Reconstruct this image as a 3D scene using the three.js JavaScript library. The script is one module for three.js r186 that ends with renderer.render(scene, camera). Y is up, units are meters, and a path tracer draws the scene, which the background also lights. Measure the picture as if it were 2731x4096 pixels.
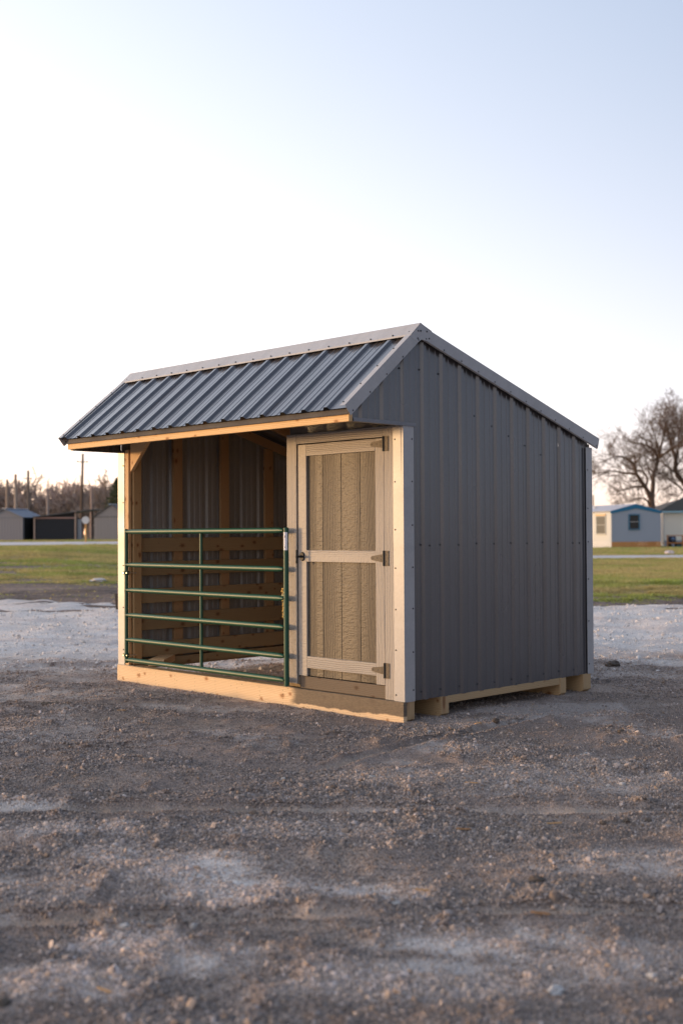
import * as THREE from 'three';
import { RoundedBoxGeometry } from 'three/addons/geometries/RoundedBoxGeometry.js';
import { mergeGeometries } from 'three/addons/utils/BufferGeometryUtils.js';

// ---------------------------------------------------------------- camera, sky, sun, exposure
const scene = new THREE.Scene();
const camera = new THREE.PerspectiveCamera(47.41, 682 / 1024, 0.1, 3000);
camera.position.set(5.7615, 1.3994, 6.3674);
camera.rotation.set(0.0179, 0.7892, -0.0055, 'YXZ');
camera.focus = 9.1;
camera.userData.fStop = 2.0;
camera.updateMatrixWorld();

const sunAz = new THREE.Vector2(-0.80, 0.60).normalize();       // towards the set sun (x, z)
const SUN_EL = 3.2 * Math.PI / 180;
const sunDir = new THREE.Vector3(sunAz.x * Math.cos(SUN_EL), Math.sin(SUN_EL), sunAz.y * Math.cos(SUN_EL));

function skyColour(x, y, z) {
  const t = Math.max(0, Math.asin(Math.min(1, Math.max(-1, y)))) * 180 / Math.PI;
  const h = Math.hypot(x, z) || 1e-6, c = (x * sunAz.x + z * sunAz.y) / h;
  const da = Math.acos(Math.max(-1, Math.min(1, c))) * 180 / Math.PI;
  const side = 0.5 + 0.5 * c;                                    // 1 towards the sun, 0 away from it
  const k = 0.33 + 0.67 * Math.pow(side, 0.8);
  const w = Math.exp(-t / (7 + 16 * side));
  const low = Math.exp(-t / 2.8);
  const zen = [0.350, 0.462, 0.632], hor = [1.38, 1.33, 1.30], anti = [0.82, 0.93, 1.10];
  const warm = [0.10, -0.16, -0.46];
  const g1 = Math.exp(-((da / 38) ** 2)) * Math.exp(-t / 6);
  const g2 = Math.exp(-((da / 75) ** 2)) * Math.exp(-t / 20);
  const G1 = [2.6, 1.60, 0.66], G2 = [0.95, 0.74, 0.50];
  const haze = [0.90, 0.48, 0.20], hz = Math.min(1, Math.exp(-t / 3.6)) * Math.pow(side, 0.8);   // thick reddening air along the sunset horizon
  return [0, 1, 2].map(i => Math.max(0.02, (1 + (haze[i] - 1) * hz) * ((zen[i] * (1 - w) + hor[i] * w + warm[i] * low * (0.15 + 0.85 * side)) * k * (1 + (anti[i] - 1) * (1 - side)) + G1[i] * g1 + G2[i] * g2)));
}
{
  const W = 1024, H = 512, data = new Float32Array(W * H * 4);
  for (let j = 0; j < H; j++) for (let i = 0; i < W; i++) {
    const el = ((j + 0.5) / H - 0.5) * Math.PI, az = ((i + 0.5) / W - 0.5) * 2 * Math.PI;
    const c = skyColour(Math.cos(az) * Math.cos(el), Math.sin(el), Math.sin(az) * Math.cos(el)), o = (j * W + i) * 4;
    data[o] = c[0]; data[o + 1] = c[1]; data[o + 2] = c[2]; data[o + 3] = 1;
  }
  const tex = new THREE.DataTexture(data, W, H, THREE.RGBAFormat, THREE.FloatType);
  tex.mapping = THREE.EquirectangularReflectionMapping; tex.magFilter = tex.minFilter = THREE.LinearFilter;
  tex.wrapS = THREE.RepeatWrapping; tex.needsUpdate = true;
  scene.background = tex; scene.environment = tex;
}
const sun = new THREE.DirectionalLight(new THREE.Color().setRGB(1.0, 0.62, 0.28), 2.3);
sun.position.copy(sunDir).multiplyScalar(60); sun.target.position.set(-1.8, 1, -1);
sun.castShadow = true; sun.shadow.radius = 13; sun.shadow.mapSize.set(2048, 2048);
Object.assign(sun.shadow.camera, { left: -14, right: 14, top: 10, bottom: -10, near: 1, far: 160 });
scene.add(sun, sun.target);

const renderer = new THREE.WebGLRenderer({ antialias: true });
renderer.setSize(682, 1024);
renderer.toneMapping = THREE.LinearToneMapping;
renderer.toneMappingExposure = 1.5;
renderer.shadowMap.enabled = true;

// ---------------------------------------------------------------- helpers
let seed = 20240611;
const rnd = () => { seed = (seed + 0x6D2B79F5) | 0; let t = Math.imul(seed ^ (seed >>> 15), 1 | seed); t = (t + Math.imul(t ^ (t >>> 7), 61 | t)) ^ t; return ((t ^ (t >>> 14)) >>> 0) / 4294967296; };
const rr = (a, b) => a + (b - a) * rnd();
const hash = (i, j, s = 0) => { let h = Math.imul(i, 374761393) + Math.imul(j, 668265263) + Math.imul(s, 1442695041); h = Math.imul(h ^ (h >>> 13), 1274126177); return ((h ^ (h >>> 16)) >>> 0) / 4294967296; };
const sm = t => t * t * (3 - 2 * t);
function vnoise(x, y, s = 0, px = 0, py = 0) {                   // value noise 0..1, periodic when px, py are given
  const i = Math.floor(x), j = Math.floor(y), fx = sm(x - i), fy = sm(y - j);
  const w = (a, p) => p ? ((a % p) + p) % p : a;
  const a = hash(w(i, px), w(j, py), s), b = hash(w(i + 1, px), w(j, py), s), c = hash(w(i, px), w(j + 1, py), s), d = hash(w(i + 1, px), w(j + 1, py), s);
  return a + (b - a) * fx + (c - a) * fy + (a - b - c + d) * fx * fy;
}
const fbm = (x, y, s = 0, n = 4) => { let v = 0, a = 0.5, t = 0; for (let k = 0; k < n; k++) { v += a * vnoise(x, y, s + k); t += a; a *= 0.5; x *= 2.03; y *= 2.03; } return v / t; };
const step = (a, b, x) => sm(Math.max(0, Math.min(1, (x - a) / (b - a))));
const lin = (r, g, b) => new THREE.Color().setRGB(r, g, b);
const clamp8 = v => Math.max(0, Math.min(255, Math.round(v * 255)));
const toS = v => v <= 0.0031308 ? v * 12.92 : 1.055 * Math.pow(Math.max(0, v), 1 / 2.4) - 0.055;

function texture(w, h, fn, colour = true) {                      // fn(i, j) -> [r, g, b] (linear) or a number
  const d = new Uint8Array(w * h * 4);
  for (let j = 0; j < h; j++) for (let i = 0; i < w; i++) {
    const v = fn(i, j), o = (j * w + i) * 4;
    for (let k = 0; k < 3; k++) d[o + k] = clamp8(colour ? toS(v[k]) : v);
    d[o + 3] = 255;
  }
  const t = new THREE.DataTexture(d, w, h, THREE.RGBAFormat);
  t.wrapS = t.wrapT = THREE.RepeatWrapping; t.magFilter = THREE.LinearFilter; t.minFilter = THREE.LinearMipmapLinearFilter; t.generateMipmaps = true;
  if (colour) t.colorSpace = THREE.SRGBColorSpace;
  t.needsUpdate = true; return t;
}
const names = {};
const numbered = n => { const k = names[n] = (names[n] ?? -1) + 1; return k ? `${n}_${String(k).padStart(3, '0')}` : n; };
function tag(o, label, category, group, kind) { o.name = numbered(o.name); Object.assign(o.userData, { label, category }); if (group) o.userData.group = group; if (kind) o.userData.kind = kind; return o; }
function thing(name, label, category, pos = [0, 0, 0], turn = 0, group) {
  const g = new THREE.Group(); g.name = name; tag(g, label, category, group); g.position.set(...pos); g.rotation.y = turn; scene.add(g); return g;
}
function mesh(name, geo, mat, parent) { const m = new THREE.Mesh(geo, mat); m.name = name; m.castShadow = m.receiveShadow = true; (parent ?? scene).add(m); return m; }
function structure(name, geo, mat) { const m = mesh(name, geo, mat); m.userData.kind = 'structure'; return m; }

// uv in metres; axis = direction of the grain (0 x, 1 y, 2 z)
function metreUV(geo, axis, off = [0, 0]) {
  const g = geo.index ? geo.toNonIndexed() : geo, p = g.attributes.position, n = g.attributes.normal, uv = new Float32Array(p.count * 2);
  for (let i = 0; i < p.count; i += 3) {
    const nn = [0, 0, 0]; for (let k = 0; k < 3; k++) { nn[0] += n.getX(i + k); nn[1] += n.getY(i + k); nn[2] += n.getZ(i + k); }
    let m = 0; for (let k = 1; k < 3; k++) if (Math.abs(nn[k]) > Math.abs(nn[m])) m = k;
    const ax = m === axis ? [(axis + 1) % 3, (axis + 2) % 3] : [axis, 3 - axis - m];
    for (let k = 0; k < 3; k++) {
      const q = [p.getX(i + k), p.getY(i + k), p.getZ(i + k)];
      uv[2 * (i + k)] = q[ax[0]] * (m === axis ? 0.3 : 1) + off[0]; uv[2 * (i + k) + 1] = q[ax[1]] + off[1];
    }
  }
  g.setAttribute('uv', new THREE.BufferAttribute(uv, 2)); return g;
}
// a board between two corners, edges eased
function board(name, mat, parent, [x0, x1], [y0, y1], [z0, z1], r = 0.003) {
  const s = [x1 - x0, y1 - y0, z1 - z0], rad = Math.min(r, Math.min(...s) * 0.3);
  const g0 = new RoundedBoxGeometry(s[0], s[1], s[2], 1, rad);
  const axis = s.indexOf(Math.max(...s));
  const g = metreUV(g0, axis, [rr(0, 7), rr(0, 7)]);
  const m = mesh(name, g, mat, parent); m.position.set((x0 + x1) / 2, (y0 + y1) / 2, (z0 + z1) / 2); return m;
}
// a board (width w, thickness h) from a to b
function beam(name, mat, parent, a, b, w, h, up = [0, 1, 0]) {
  const A = new THREE.Vector3(...a), B = new THREE.Vector3(...b), L = A.distanceTo(B);
  const g = metreUV(new RoundedBoxGeometry(L, h, w, 1, 0.003), 0, [rr(0, 7), rr(0, 7)]);
  const m = mesh(name, g, mat, parent), X = B.clone().sub(A).normalize(), Z = new THREE.Vector3().crossVectors(X, new THREE.Vector3(...up)).normalize(), Y = new THREE.Vector3().crossVectors(Z, X);
  m.quaternion.setFromRotationMatrix(new THREE.Matrix4().makeBasis(X, Y, Z)); m.position.copy(A).add(B).multiplyScalar(0.5); return m;
}
// a bent sheet: open 2D profile thickened to t and run from a to b; profile axes P, Q
function fold(profile, t, a, b, P, Q) {
  const A = new THREE.Vector3(...a), B = new THREE.Vector3(...b), p = new THREE.Vector3(...P), q = new THREE.Vector3(...Q);
  const off = profile.map((c, i) => {
    const d0 = i ? [c[0] - profile[i - 1][0], c[1] - profile[i - 1][1]] : null, d1 = i < profile.length - 1 ? [profile[i + 1][0] - c[0], profile[i + 1][1] - c[1]] : null;
    const nrm = d => { const l = Math.hypot(...d); return [-d[1] / l, d[0] / l]; };
    const n0 = d0 ? nrm(d0) : nrm(d1), n1 = d1 ? nrm(d1) : n0; let n = [n0[0] + n1[0], n0[1] + n1[1]]; const l = Math.hypot(...n), k = 1 / Math.max(0.4, l / 2) / l;
    return [c[0] + n[0] * t * k, c[1] + n[1] * t * k];
  });
  const ring = [...profile, ...off.reverse()], pos = [], uv = [], at = (c, e) => e.clone().addScaledVector(p, c[0]).addScaledVector(q, c[1]);
  const tri = (...v) => v.forEach(([w, u0, v0]) => { pos.push(w.x, w.y, w.z); uv.push(u0, v0); });
  const L = A.distanceTo(B), N = ring.length; let run = 0;
  for (let i = 0; i < N; i++) {
    const c = ring[i], d = ring[(i + 1) % N], l = Math.hypot(d[0] - c[0], d[1] - c[1]);
    const v = [[at(c, A), 0, run], [at(d, A), 0, run + l], [at(d, B), L, run + l], [at(c, B), L, run]];
    tri(v[0], v[1], v[2]); tri(v[0], v[2], v[3]); run += l;
  }
  for (const e of [A, B]) for (let i = 0; i < profile.length - 1; i++) {
    const q4 = [ring[i], ring[i + 1], ring[N - 2 - i], ring[N - 1 - i]].map(c => [at(c, e), c[0], c[1]]);
    tri(q4[0], q4[1], q4[2]); tri(q4[0], q4[2], q4[3]);
  }
  const g = new THREE.BufferGeometry(); g.setAttribute('position', new THREE.Float32BufferAttribute(pos, 3)); g.setAttribute('uv', new THREE.Float32BufferAttribute(uv, 2)); g.computeVertexNormals(); return g;
}
// ribbed roofing sheet. at(u, v, w): point; u across the ribs, v along them, w out of the sheet
function ribbed(at, u0, u1, v0, v1, ribs, h = 0.019, wob = 0.0016, nv = 9) {
  const pr = new Map(), put = (u, w) => { if (u > u0 + 1e-4 && u < u1 - 1e-4) pr.set(+u.toFixed(5), w); };
  const prof = u => { let w = 0; for (const r of ribs) { const d = Math.abs(u - r); if (d < 0.034) w = Math.max(w, h * Math.max(0, Math.min(1, (0.034 - d) / 0.019))); for (const m of [0.08, 0.148]) { const e = Math.abs(u - r - m); if (e < 0.013) w = Math.max(w, 0.0035 * Math.min(1, (0.013 - e) / 0.005)); } } return w; };
  for (const r of ribs) { for (const d of [-0.034, -0.015, 0.015, 0.034]) put(r + d, 0); for (const m of [0.08, 0.148]) for (const d of [-0.013, -0.008, 0.008, 0.013]) put(r + m + d, 0); put(r + 0.055, 0); put(r + 0.114, 0); put(r + 0.185, 0); }
  const us = [u0, ...[...pr.keys()].sort((a, b) => a - b), u1], pos = [], nor = [], uv = [], a = new THREE.Vector3(), e1 = new THREE.Vector3(), e2 = new THREE.Vector3(), nn = new THREE.Vector3();
  const P = (u, k) => { const lo = v0(u), hi = v1(u), v = lo + (hi - lo) * k / nv; return [u, v, prof(u) + wob * (2 * fbm(u * 2.1 + 9, v * 1.7 + 3, 77, 3) - 1) * (prof(u) > 0.01 ? 0.4 : 1)]; };
  for (let i = 0; i < us.length - 1; i++) for (let k = 0; k < nv; k++) {
    const c = [P(us[i], k), P(us[i + 1], k), P(us[i + 1], k + 1), P(us[i], k + 1)], w = c.map(q => at(...q));
    e1.subVectors(w[1], w[0]).add(e2.subVectors(w[2], w[3])); e2.subVectors(w[3], w[0]); nn.crossVectors(e1, e2).normalize();
    for (const q of [0, 1, 2, 0, 2, 3]) { pos.push(w[q].x, w[q].y, w[q].z); nor.push(nn.x, nn.y, nn.z); uv.push(c[q][0], c[q][1]); }
  }
  const g = new THREE.BufferGeometry(); g.setAttribute('position', new THREE.Float32BufferAttribute(pos, 3)); g.setAttribute('normal', new THREE.Float32BufferAttribute(nor, 3)); g.setAttribute('uv', new THREE.Float32BufferAttribute(uv, 2)); return g;
}

// ---------------------------------------------------------------- textures and materials
const pineTex = (() => {                                          // 2 m x 0.5 m, grain along u
  const W = 1024, H = 512, knots = [];
  for (let k = 0; k < 24; k++) knots.push([rr(0, 2), rr(0, 0.5), rr(0.006, 0.015), rnd()]);
  const holes = [];
  for (let k = 0; k < 26; k++) holes.push([rr(0, 2), rr(0, 0.5)]);
  const near = (a, b, p) => { let d = a - b; d -= Math.round(d / p) * p; return d; };
  return texture(W, H, (i, j) => {
    const u = i / W * 2, v = j / H * 0.5;
    let y = v + 0.012 * (vnoise(u * 1.5, v * 4, 3, 3, 2) - 0.5) + 0.006 * (vnoise(u * 5, v * 8, 4, 10, 4) - 0.5), dark = 0, red = 0;
    for (const [ku, kv, r] of knots) { const du = near(u, ku, 2) / 1.5, dv = near(v, kv, 0.5), d = Math.hypot(du, dv); y += 0.010 * Math.sign(dv) * Math.exp(-((du / 0.05) ** 2)) * Math.exp(-Math.abs(dv) / 0.03); if (d < r * 2.4) { dark = Math.max(dark, step(r * 1.25, r * 0.75, d)); red = Math.max(red, step(r * 2.4, r, d)); } }
    const ring = 0.5 + 0.5 * Math.sin(y * 2 * Math.PI * 74 + 2.5 * vnoise(u * 2, v * 24, 8, 4, 12)), fib = vnoise(u * 60, v * 500, 11, 120, 250), big = vnoise(u * 2, v * 8, 15, 4, 4);
    let l = 0.90 + 0.13 * big - 0.16 * ring ** 3 - 0.08 * fib; let hole = 0;
    for (const [hu, hv] of holes) if (Math.hypot(near(u, hu, 2), near(v, hv, 0.5)) < 0.0035) hole = 1;
    let c = [0.80 * l, 0.60 * l * (1 - 0.10 * ring), 0.375 * l * (1 - 0.16 * ring)];
    const kn = [0.30, 0.15, 0.06]; c = c.map((q, n) => q * (1 - 0.30 * red * [0.4, 0.8, 1][n]) * (1 - 0.85 * dark) + kn[n] * 0.85 * dark);
    return hole ? c.map(q => q * 0.25) : c;
  });
})();
pineTex.repeat.set(0.5, 2);
const grainBump = texture(512, 512, (i, j) => 0.5 + 0.3 * (vnoise(i / 512 * 24, j / 512 * 220, 31, 24, 220) - 0.5) + 0.3 * (vnoise(i / 512 * 8, j / 512 * 90, 32, 8, 90) - 0.5), false);
grainBump.repeat.set(0.5, 2);
const wood = (r, g, b, rough = 0.75) => new THREE.MeshStandardMaterial({ color: lin(r, g, b), map: pineTex, bumpMap: grainBump, bumpScale: 0.0016, roughness: rough });
const M = {
  pine: wood(0.95, 0.87, 0.76), pineB: wood(0.86, 0.78, 0.67), treated: wood(0.44, 0.44, 0.39), treatedB: wood(0.38, 0.38, 0.33), stud: wood(0.52, 0.46, 0.40), weathered: wood(0.62, 0.58, 0.50),
};
// embossed wood-fibre siding: saw ticks across, raised grain along; u across, v along, 1 m x 2 m
const embossFn = (u, v) => {
  const q = vnoise(u * 11, v * 0.5, 51, 11, 1), grainy = step(0.26, 0.50, q);
  const wv = u + 0.012 * (vnoise(u * 8, v * 5, 52, 8, 10) - 0.5) + 0.006 * vnoise(u * 20, v * 14, 58, 20, 28), ring = Math.abs(((wv * 62 + 3 * vnoise(u * 6, v * 1, 53, 6, 2)) % 1 + 1) % 1 - 0.5) * 2;
  const ticks = vnoise(u * 34, v * 110, 54, 34, 220), rough = vnoise(u * 130, v * 130, 55, 130, 260);
  return Math.max(0, Math.min(1, 0.5 + grainy * 0.75 * (step(0.5, 0.9, ring) - 0.4) + (1 - grainy) * 0.4 * (ticks - 0.5) + 0.25 * (rough - 0.5)));
};
const embossTex = texture(512, 1024, (i, j) => embossFn(i / 512, j / 1024 * 2), false); embossTex.repeat.set(1, 0.5);
const paintTex = texture(512, 1024, (i, j) => { const u = i / 512, v = j / 1024 * 2, e = embossFn(u, v), b = 0.90 + 0.14 * vnoise(u * 5, v * 3, 61, 5, 6) + 0.22 * (e - 0.5); return [b, b * 0.995, b * 0.985]; }); paintTex.repeat.set(1, 0.5);
const siding = (r, g, b, bs = 0.0048) => new THREE.MeshStandardMaterial({ color: lin(r, g, b), map: paintTex, bumpMap: embossTex, bumpScale: bs, roughness: 0.55 });
M.taupe = siding(0.106, 0.085, 0.062); M.taupeB = siding(0.097, 0.078, 0.057); M.almond = siding(0.345, 0.314, 0.286, 0.0030);
// painted steel: faint film of dust in streaks and blotches
const dustTex = texture(512, 512, (i, j) => { const u = i / 512, v = j / 512, s = vnoise(u * 40, v * 3, 71, 40, 3), b = vnoise(u * 6, v * 5, 72, 6, 5), f = vnoise(u * 200, v * 200, 73, 200, 200), q = 0.82 + 0.10 * s + 0.10 * b + 0.10 * (f - 0.5); return [q, q, q * 0.99]; }); dustTex.repeat.set(0.4, 0.4);
const roughTex = texture(256, 256, (i, j) => 0.75 + 0.25 * vnoise(i / 256 * 12, j / 256 * 4, 75, 12, 4), false); roughTex.repeat.set(0.5, 0.5);
const steel = (r, g, b, rough, spec = 0.5) => new THREE.MeshPhysicalMaterial({ color: lin(r, g, b), map: dustTex, roughness: rough, roughnessMap: roughTex, specularIntensity: spec * 2 > 1 ? 1 : spec * 2, side: THREE.DoubleSide });
M.charcoal = steel(0.084, 0.080, 0.087, 0.34); M.charcoal.clearcoat = 1; M.charcoal.clearcoatRoughness = 0.22;
M.charcoalRoof = M.charcoal; M.backing = steel(0.26, 0.265, 0.275, 0.45);
M.trim = steel(0.40, 0.39, 0.395, 0.40);
M.screw = new THREE.MeshStandardMaterial({ color: lin(0.045, 0.045, 0.05), roughness: 0.4, metalness: 0.3 });
M.green = new THREE.MeshPhysicalMaterial({ color: lin(0.002, 0.060, 0.032), roughness: 0.52, clearcoat: 0.15, clearcoatRoughness: 0.3 });
M.bronze = new THREE.MeshStandardMaterial({ color: lin(0.085, 0.066, 0.048), roughness: 0.6, metalness: 0.1 });
M.hingeScrew = new THREE.MeshStandardMaterial({ color: lin(0.14, 0.115, 0.085), roughness: 0.7 });
M.black = new THREE.MeshStandardMaterial({ color: lin(0.012, 0.012, 0.013), roughness: 0.6 });
M.zinc = new THREE.MeshStandardMaterial({ color: lin(0.6, 0.57, 0.5), roughness: 0.35, metalness: 0.9 });
M.brass = new THREE.MeshStandardMaterial({ color: lin(0.75, 0.52, 0.2), roughness: 0.35, metalness: 1 });
M.sticker = new THREE.MeshStandardMaterial({ color: lin(0.72, 0.72, 0.78), roughness: 0.5 });
M.ink = new THREE.MeshStandardMaterial({ color: lin(0.03, 0.03, 0.06), roughness: 0.6 });

// ---------------------------------------------------------------- the site: a frame turned 45 degrees to the shed
const CY = Math.cos(0.7892), SY = Math.sin(0.7892), OX = 5.7615, OZ = 6.3674;
const toXZ = (u, d) => [OX + u * CY - d * SY, OZ - u * SY - d * CY];
const toUD = (x, z) => [(x - OX) * CY - (z - OZ) * SY, -(x - OX) * SY - (z - OZ) * CY];
// the land rises a little to the west; the yard is raked gravel with ruts
function landHeight(u, d) { const near = step(21.5, 22.6, d) * step(36, 27, d);
  return near * (0.24 * (fbm(u * 0.5, d * 2.6, 6, 3) - 0.5) + 0.05 * (fbm(u * 3, d * 5, 7, 2) - 0.5)) + (0.70 * step(24, 62, d) + 0.16 * Math.max(0, Math.min(1, (d - 62) / 38))) * step(-1.5, -13, u + 0.02 * d) + 0.05 * (fbm(u * 0.13, d * 0.13, 5, 3) - 0.5) * step(20, 30, d); }
const ruts = [ // [u0, d0, u1, d1, half width, depth]
  [-3, 5.92, 3, 5.86, 0.085, 0.018], [-3, 4.22, 0.2, 4.19, 0.07, 0.020], [0.2, 4.19, 3, 4.42, 0.07, 0.020], [-0.3, 6.9, 1.7, 8.9, 0.07, 0.026], [-4, 7.0, 0.5, 8.2, 0.08, 0.020], [-4.4, 8.6, -0.4, 9.9, 0.09, 0.024],
  [-6, 10.6, -0.6, 13.8, 0.12, 0.02], [-7, 12.0, -0.6, 16.2, 0.12, 0.025], [-7, 13.0, -0.6, 17.4, 0.1, 0.02], [2, 14.5, 6, 13.6, 0.12, 0.02], [2, 17, 7, 15.6, 0.12, 0.02],
];
function rutAt(u, d) {
  let h = 0, inside = 0;
  for (const [a, b, c, e, w, dep] of ruts) {
    const lx = c - a, ly = e - b, t = ((u - a) * lx + (d - b) * ly) / (lx * lx + ly * ly); if (t < 0 || t > 1) continue;
    const wob = 0.05 * (fbm(t * 9, a * 3, 21, 2) - 0.5), s = ((u - a) * ly - (d - b) * lx) / Math.hypot(lx, ly) + wob, q = Math.abs(s) / w, f = Math.min(1, t * 8, (1 - t) * 8);
    if (q < 1) { h -= dep * f * (1 - q * q); inside = Math.max(inside, f * step(1, 0.5, q)); } else if (q < 2.4) h += dep * 0.75 * f * Math.exp(-(((q - 1.35) / 0.4) ** 2)) * (0.4 + 1.2 * fbm(u * 6, d * 6, 22, 2));
  }
  return [h, inside];
}
const flatZone = (u, d) => { const [x, z] = [OX + u * CY - d * SY, OZ - u * SY - d * CY]; const dx = Math.max(-3.75 - x, x - 0.1, 0), dz = Math.max(-2.5 - z, z - 0.08, 0); return step(0.0, 0.5, Math.hypot(dx, dz)); };
function yardHeight(u, d) {
  const f = flatZone(u, d);
  const big = 0.09 * (fbm(u * 0.5 + 4, d * 0.5, 41, 3) - 0.5), mid = 0.055 * (fbm(u * 2.3, d * 3.1, 42, 3) - 0.5), fine = 0.021 * (fbm(u * 11, d * 11, 43, 3) - 0.5), far = d > 11 ? 0.06 * step(11, 14, d) * (fbm(u * 1.3 - d * 0.6, d * 1.9, 47, 3) - 0.5) : 0, lump = 0.03 * Math.pow(vnoise(u * 8.5, d * 8.5, 46), 6);
  return landHeight(u, d) + 0.012 + far + (big + mid + rutAt(u, d)[0]) * (0.2 + 0.8 * f) + (fine + lump) * (0.4 + 0.6 * f) - 0.006 * (1 - f);
}
// pale crushed-limestone dust lying on the dark gravel: [u, d, half width u, half width d, strength]
const dust = [[-1.35, 5.5, 0.36, 0.2, 0.7], [-1.65, 6.0, 0.3, 0.12, 0.6], [-1.0, 5.1, 0.22, 0.2, 0.65], [-0.62, 4.85, 0.3, 0.28, 0.8], [-0.42, 4.5, 0.34, 0.24, 0.85], [-0.74, 3.95, 0.2, 0.12, 0.9], [-0.55, 3.82, 0.34, 0.16, 0.6], [-0.92, 3.62, 0.3, 0.16, 0.8], [0.05, 4.5, 0.34, 0.18, 0.55], [0.45, 3.95, 0.42, 0.16, 0.6], [0.2, 3.6, 0.5, 0.16, 0.55], [1.25, 4.95, 0.55, 0.25, 0.45], [0.9, 3.75, 0.4, 0.2, 0.4], [0.3, 6.7, 0.5, 0.3, 0.3], [-0.2, 5.5, 0.5, 0.2, 0.3], [1.0, 6.5, 0.8, 0.3, 0.3], [-2.2, 8.0, 0.8, 0.3, 0.25], [-2.5, 9.9, 0.9, 0.4, 0.3]];
function paleness(u, d) {
  let p = 0; const n = fbm(u * 3.3, d * 4.2, 61, 4), n2 = fbm(u * 13, d * 15, 62, 3);
  for (const [a, b, w, h, s] of dust) { const q = Math.hypot((u - a) / w, (d - b) / h) + 0.9 * (n - 0.5) + 0.9 * (n2 - 0.5); p = Math.max(p, s * step(1.25, 0.35, q)); }
  const edge = 12.9 + 1.4 * (fbm(u * 0.55, d * 0.2, 63, 3) - 0.5) + (u < 0 ? -0.35 : 0.2);
  p = Math.max(p, 0.34 * step(0.55, 0.72, fbm(u * 0.8 + 11 + 0.3 * d, d * 1.5, 69, 3) + 0.35 * (n - 0.5) + 0.3 * (n2 - 0.5)));
  const streak = fbm(u * 0.5 - d * 0.35, d * 3.0 + u * 0.9, 70, 3);
  return Math.max(p, step(edge - 3.4, edge + 2.4, d + 2.6 * (n - 0.5) + 1.2 * (n2 - 0.5) + 2.4 * (streak - 0.5)));
}
const yardEdge = u => 22.0 + 1.3 * (fbm(u * 0.4, 3, 64, 3) - 0.5) + 0.7 * (fbm(u * 2.2, 8, 65, 2) - 0.5) + (u < -2.5 ? 1.6 * step(-2.2, -3.6, -Math.abs(u + 3.4) - 2.2) : 0);

function sheet(us, ds, hf, cf, keep) {
  const nu = us.length, nd = ds.length, pos = [], col = [], uv = [], idx = [];
  for (const d of ds) for (const u of us) { const [x, z] = toXZ(u, d), c = cf(u, d); pos.push(x, hf(u, d), z); col.push(...c); uv.push(x, z); }
  for (let j = 0; j < nd - 1; j++) for (let i = 0; i < nu - 1; i++) { if (keep && !keep((us[i] + us[i + 1]) / 2, (ds[j] + ds[j + 1]) / 2)) continue; const a = j * nu + i, b = a + 1, c = a + nu, e = c + 1; idx.push(a, b, e, a, e, c); }
  const g = new THREE.BufferGeometry(); g.setAttribute('position', new THREE.Float32BufferAttribute(pos, 3)); g.setAttribute('color', new THREE.Float32BufferAttribute(col, 3)); g.setAttribute('uv', new THREE.Float32BufferAttribute(uv, 2)); g.setIndex(idx); g.computeVertexNormals(); return g;
}
const spaced = (a, b, f) => { const o = []; let v = a; while (v < b) { o.push(v); v += f(v); } o.push(b); return o; };

// gravel texture, 1.5 m tile: packed small stones of mixed tone
const N0 = 46, gravelCell = (x, y) => { let b = 9, b2 = 9, id = 0; const ci = Math.floor(x), cj = Math.floor(y); for (let a = -1; a < 2; a++) for (let c = -1; c < 2; c++) { const wi = ((ci + a) % 150 + 150) % 150, wj = ((cj + c) % 150 + 150) % 150, px = ci + a + hash(wi, wj, 91), py = cj + c + hash(wi, wj, 92), q = Math.hypot(x - px, y - py); if (q < b) { b2 = b; b = q; id = wi * 151 + wj; } else if (q < b2) b2 = q; } return [b, b2, id]; };
const gravelH = new Float32Array(1024 * 1024);
const gravelTex = texture(1024, 1024, (i, j) => {
  const [b, b2, id] = gravelCell(i / 1024 * 150, j / 1024 * 150), t = hash(id, 7, 93), e = step(0, 0.35, b2 - b), h = Math.max(0, 1 - b * 1.1) * e; gravelH[j * 1024 + i] = h;
  const n = vnoise(i / 1024 * 30, j / 1024 * 30, 94, 30, 30), l = 0.64 + 0.36 * t * t + 0.10 * n, w = hash(id, 9, 95);
  const m = 0.35 + 0.65 * e, s = (0.66 * (1 - m) + l * m);
  return [s * (1 + 0.10 * (w - 0.5)), s * (1 + 0.02 * (w - 0.5)), s * (1 - 0.10 * (w - 0.5))];
}); gravelTex.repeat.set(1 / 1.5, 1 / 1.5);
const gravelBump = texture(1024, 1024, (i, j) => gravelH[j * 1024 + i], false); gravelBump.repeat.set(1 / 1.5, 1 / 1.5);
M.gravel = new THREE.MeshStandardMaterial({ vertexColors: true, map: gravelTex, bumpMap: gravelBump, bumpScale: 0.006, roughness: 0.95 });

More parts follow.
